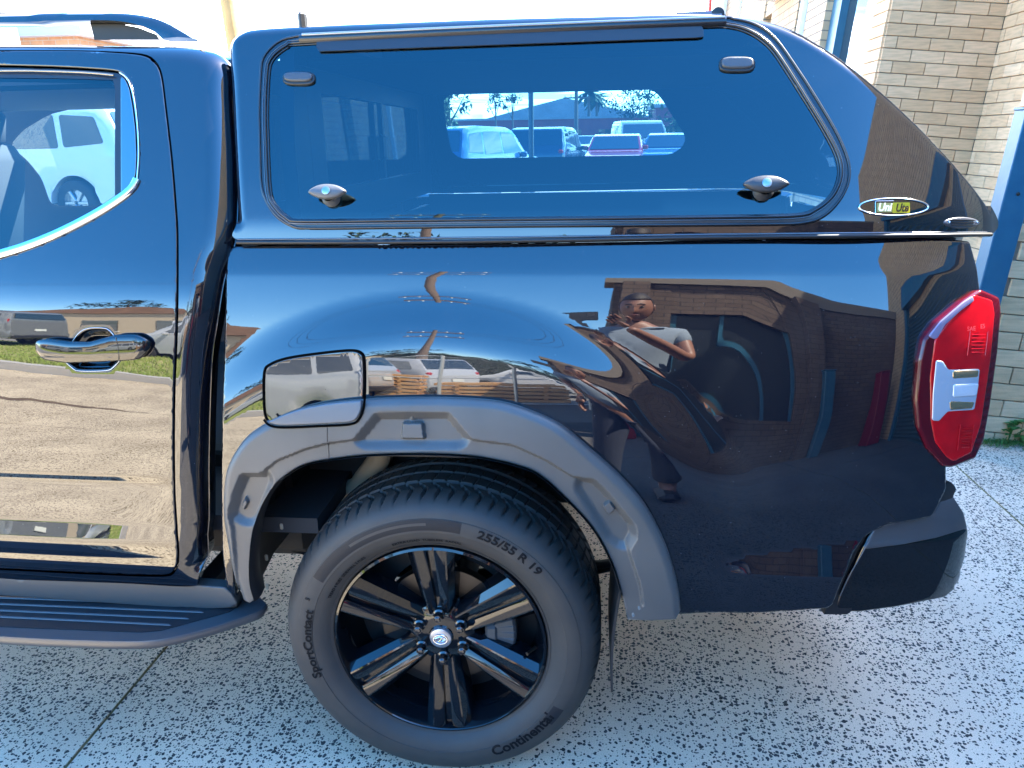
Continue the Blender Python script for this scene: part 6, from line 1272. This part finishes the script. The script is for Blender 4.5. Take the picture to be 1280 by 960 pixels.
# head: shaped sphere with brow, nose, cheeks, chin, ears
hc = Vector((0, .10, 1.635)); V = []; F = []; nu, nv = 40, 28
for j in range(nv+1):
    v_ = math.pi*j/nv
    for i in range(nu):
        u_ = 2*math.pi*i/nu; x = math.sin(v_)*math.sin(u_); y = math.sin(v_)*math.cos(u_); z = math.cos(v_)
        sx, sy, sz = .074, .096, .118
        if z < 0: sx *= 1-.28*(-z)**1.3; sy *= 1-.10*(-z)
        f = max(0, y)**3; g = lambda a, b, w, h: math.exp(-((x-a)/w)**2-((z-b)/h)**2)
        off = f*(.020*g(0, -.12, .13, .22)+.012*g(0, -.28, .17, .12)+.006*g(.0, .22, .6, .10)-.010*g(.38, .06, .16, .10)-.010*g(-.38, .06, .16, .10)+.007*g(0, -.55, .3, .09)-.004*g(0, -.48, .3, .03)+.010*g(0, -.88, .3, .18))
        V.append((x*sx, y*sy+off, z*sz))
F = [(j*nu+i, j*nu+(i+1) % nu, (j+1)*nu+(i+1) % nu, (j+1)*nu+i) for j in range(nv) for i in range(nu)]
Rh = Matrix.Rotation(rad(-12), 3, 'X')@Matrix.Rotation(rad(8), 3, 'Z')
M = MB(); M.add([tuple(hc+Rh@Vector(v)) for v in V], F)
for s_ in (-1, 1):
    VE = []; 
    for i in range(14):
        t = 2*math.pi*i/14
        for (k, dx_) in ((1, 0), (.75, .010), (.35, .004)): VE.append(tuple(hc+Rh@Vector((s_*(.072+dx_), -.005+.017*k*math.cos(t), .005+.030*k*math.sin(t)))))
    M.add(VE, [(i*3+j, ((i+1) % 14)*3+j, ((i+1) % 14)*3+j+1, i*3+j+1) for i in range(14) for j in range(2)])
M.build('head', SKIN, man, True, 70)
EY = mat('eye_white', (.20, .17, .15), .3); IR = mat('iris_dark', (.02, .015, .01), .1); LIPM = mat('lip', (.30, .11, .09), .5)
for s_ in (-1, 1):
    c = hc+Rh@Vector((s_*.028, .082, .010)); M = MB(); M.lathe([(0, .010), (.006, .008), (.010, 0)], tuple(c), 12); e_ = M.build('eye', EY, man, True); M = MB(); M.lathe([(0, .0118), (.0045, .0105)], tuple(c), 10); M.build('iris', IR, e_)
    M = MB(); M.tube([hc+Rh@Vector((s_*(.012+.012*t), .095-.006*t, .030+.004*math.sin(t*1.6))) for t in np.linspace(0, 2.4, 5)], .0035, 6); M.build('eyebrow', HAIRM, man, True)
M = MB(); M.tube([hc+Rh@Vector((.022*t, .094-.006*t*t, -.058)) for t in np.linspace(-1, 1, 7)], [.001, .003, .004, .0035, .004, .003, .001], 6); M.build('mouth', LIPM, man, True)
V2 = []; keep = []
for idx, v in enumerate(V):
    x, y, z = v; k = 1.055
    V2.append(tuple(hc+Rh@Vector((x*k, y*k-.003, z*k+.002))))
Fh = []
for f in F:
    c = np.mean([V[i] for i in f], 0)
    if c[2] > .062-.0*c[1] or (c[1] < .015 and c[2] > -.045-.4*c[1]): Fh.append(f)
M = MB(); M.add(V2, Fh); h_ = M.build('hair', HAIRM, man, True, 70); so_ = h_.modifiers.new('thick', 'SOLIDIFY'); so_.thickness = .006
# hands: palm block skinned with five bent fingers
def hand(wrist, dirv, palm_n, side, curl, m, parent, spread=.018, name='hand'):
    w = Vector(wrist); d = Vector(dirv).normalized(); n = Vector(palm_n); n = (n-d*n.dot(d)).normalized(); s_ = d.cross(n).normalized()*side
    v = [(*w, .024, .018), (*(w+d*.045), .030, .014), (*(w+d*.075), .034, .012)]; e = [(0, 1), (1, 2)]; o = skinned(name, v, e, 0, m, parent)
    for k, (off, L) in enumerate(((-.030, .068), (-.010, .078), (.010, .073), (.029, .058))):
        b = w+d*.070+s_*off; pts = []; dd = d.copy(); p = b
        pts.append(p.copy())
        for j, fr in enumerate((.45, .32, .23)):
            dd = (dd+n*curl*(.55+.25*j)).normalized(); p = p+dd*L*fr; pts.append(p.copy())
        skinned('finger', [(*q, r_) for q, r_ in zip(pts, (.0098, .0092, .0084, .0068))], [(0, 1), (1, 2), (2, 3)], 0, m, o, 2)
    b = w+d*.028-s_*.028; t1 = b+(d*.5-s_*.6+n*.35).normalized()*.040; t2 = t1+(d*.8-s_*.05+n*.5).normalized()*.030; skinned('thumb', [(*b, .012), (*t1, .0105), (*t2, .008)], [(0, 1), (1, 2)], 0, m, o, 2)
    return o
ph = np.array([cam_l[0], cam_l[1]-.014, cam_l[2]])
hand((cam_l[0]+.165, .405, 1.40), (-.62, .15, .62), (-.3, .9, .2), 1, .55, SKIN, man)
hand((-.25, .07, .89), (-.02, .15, -1), (.9, .2, 0), 1, .35, SKIN, man)
# phone: the camera's lens sits at its upper corner
phone = empty('phone', (CC[0]-.045, CC[1]-.0165, CC[2]-.012)); tag(phone, 'black mobile phone held sideways by the mirrored photographer', 'phone')
M = MB(); M.box((0, 0, 0), (.150, .008, .074), bev=.0035); M.build('phone_body', mat('phone_black', (.01, .01, .012), .15), phone, True)
M = MB(); M.box((.046, .0050, .013), (.034, .002, .036), bev=.0009); M.build('camera_bump', mat('phone_bump', (.03, .03, .033), .2), phone)
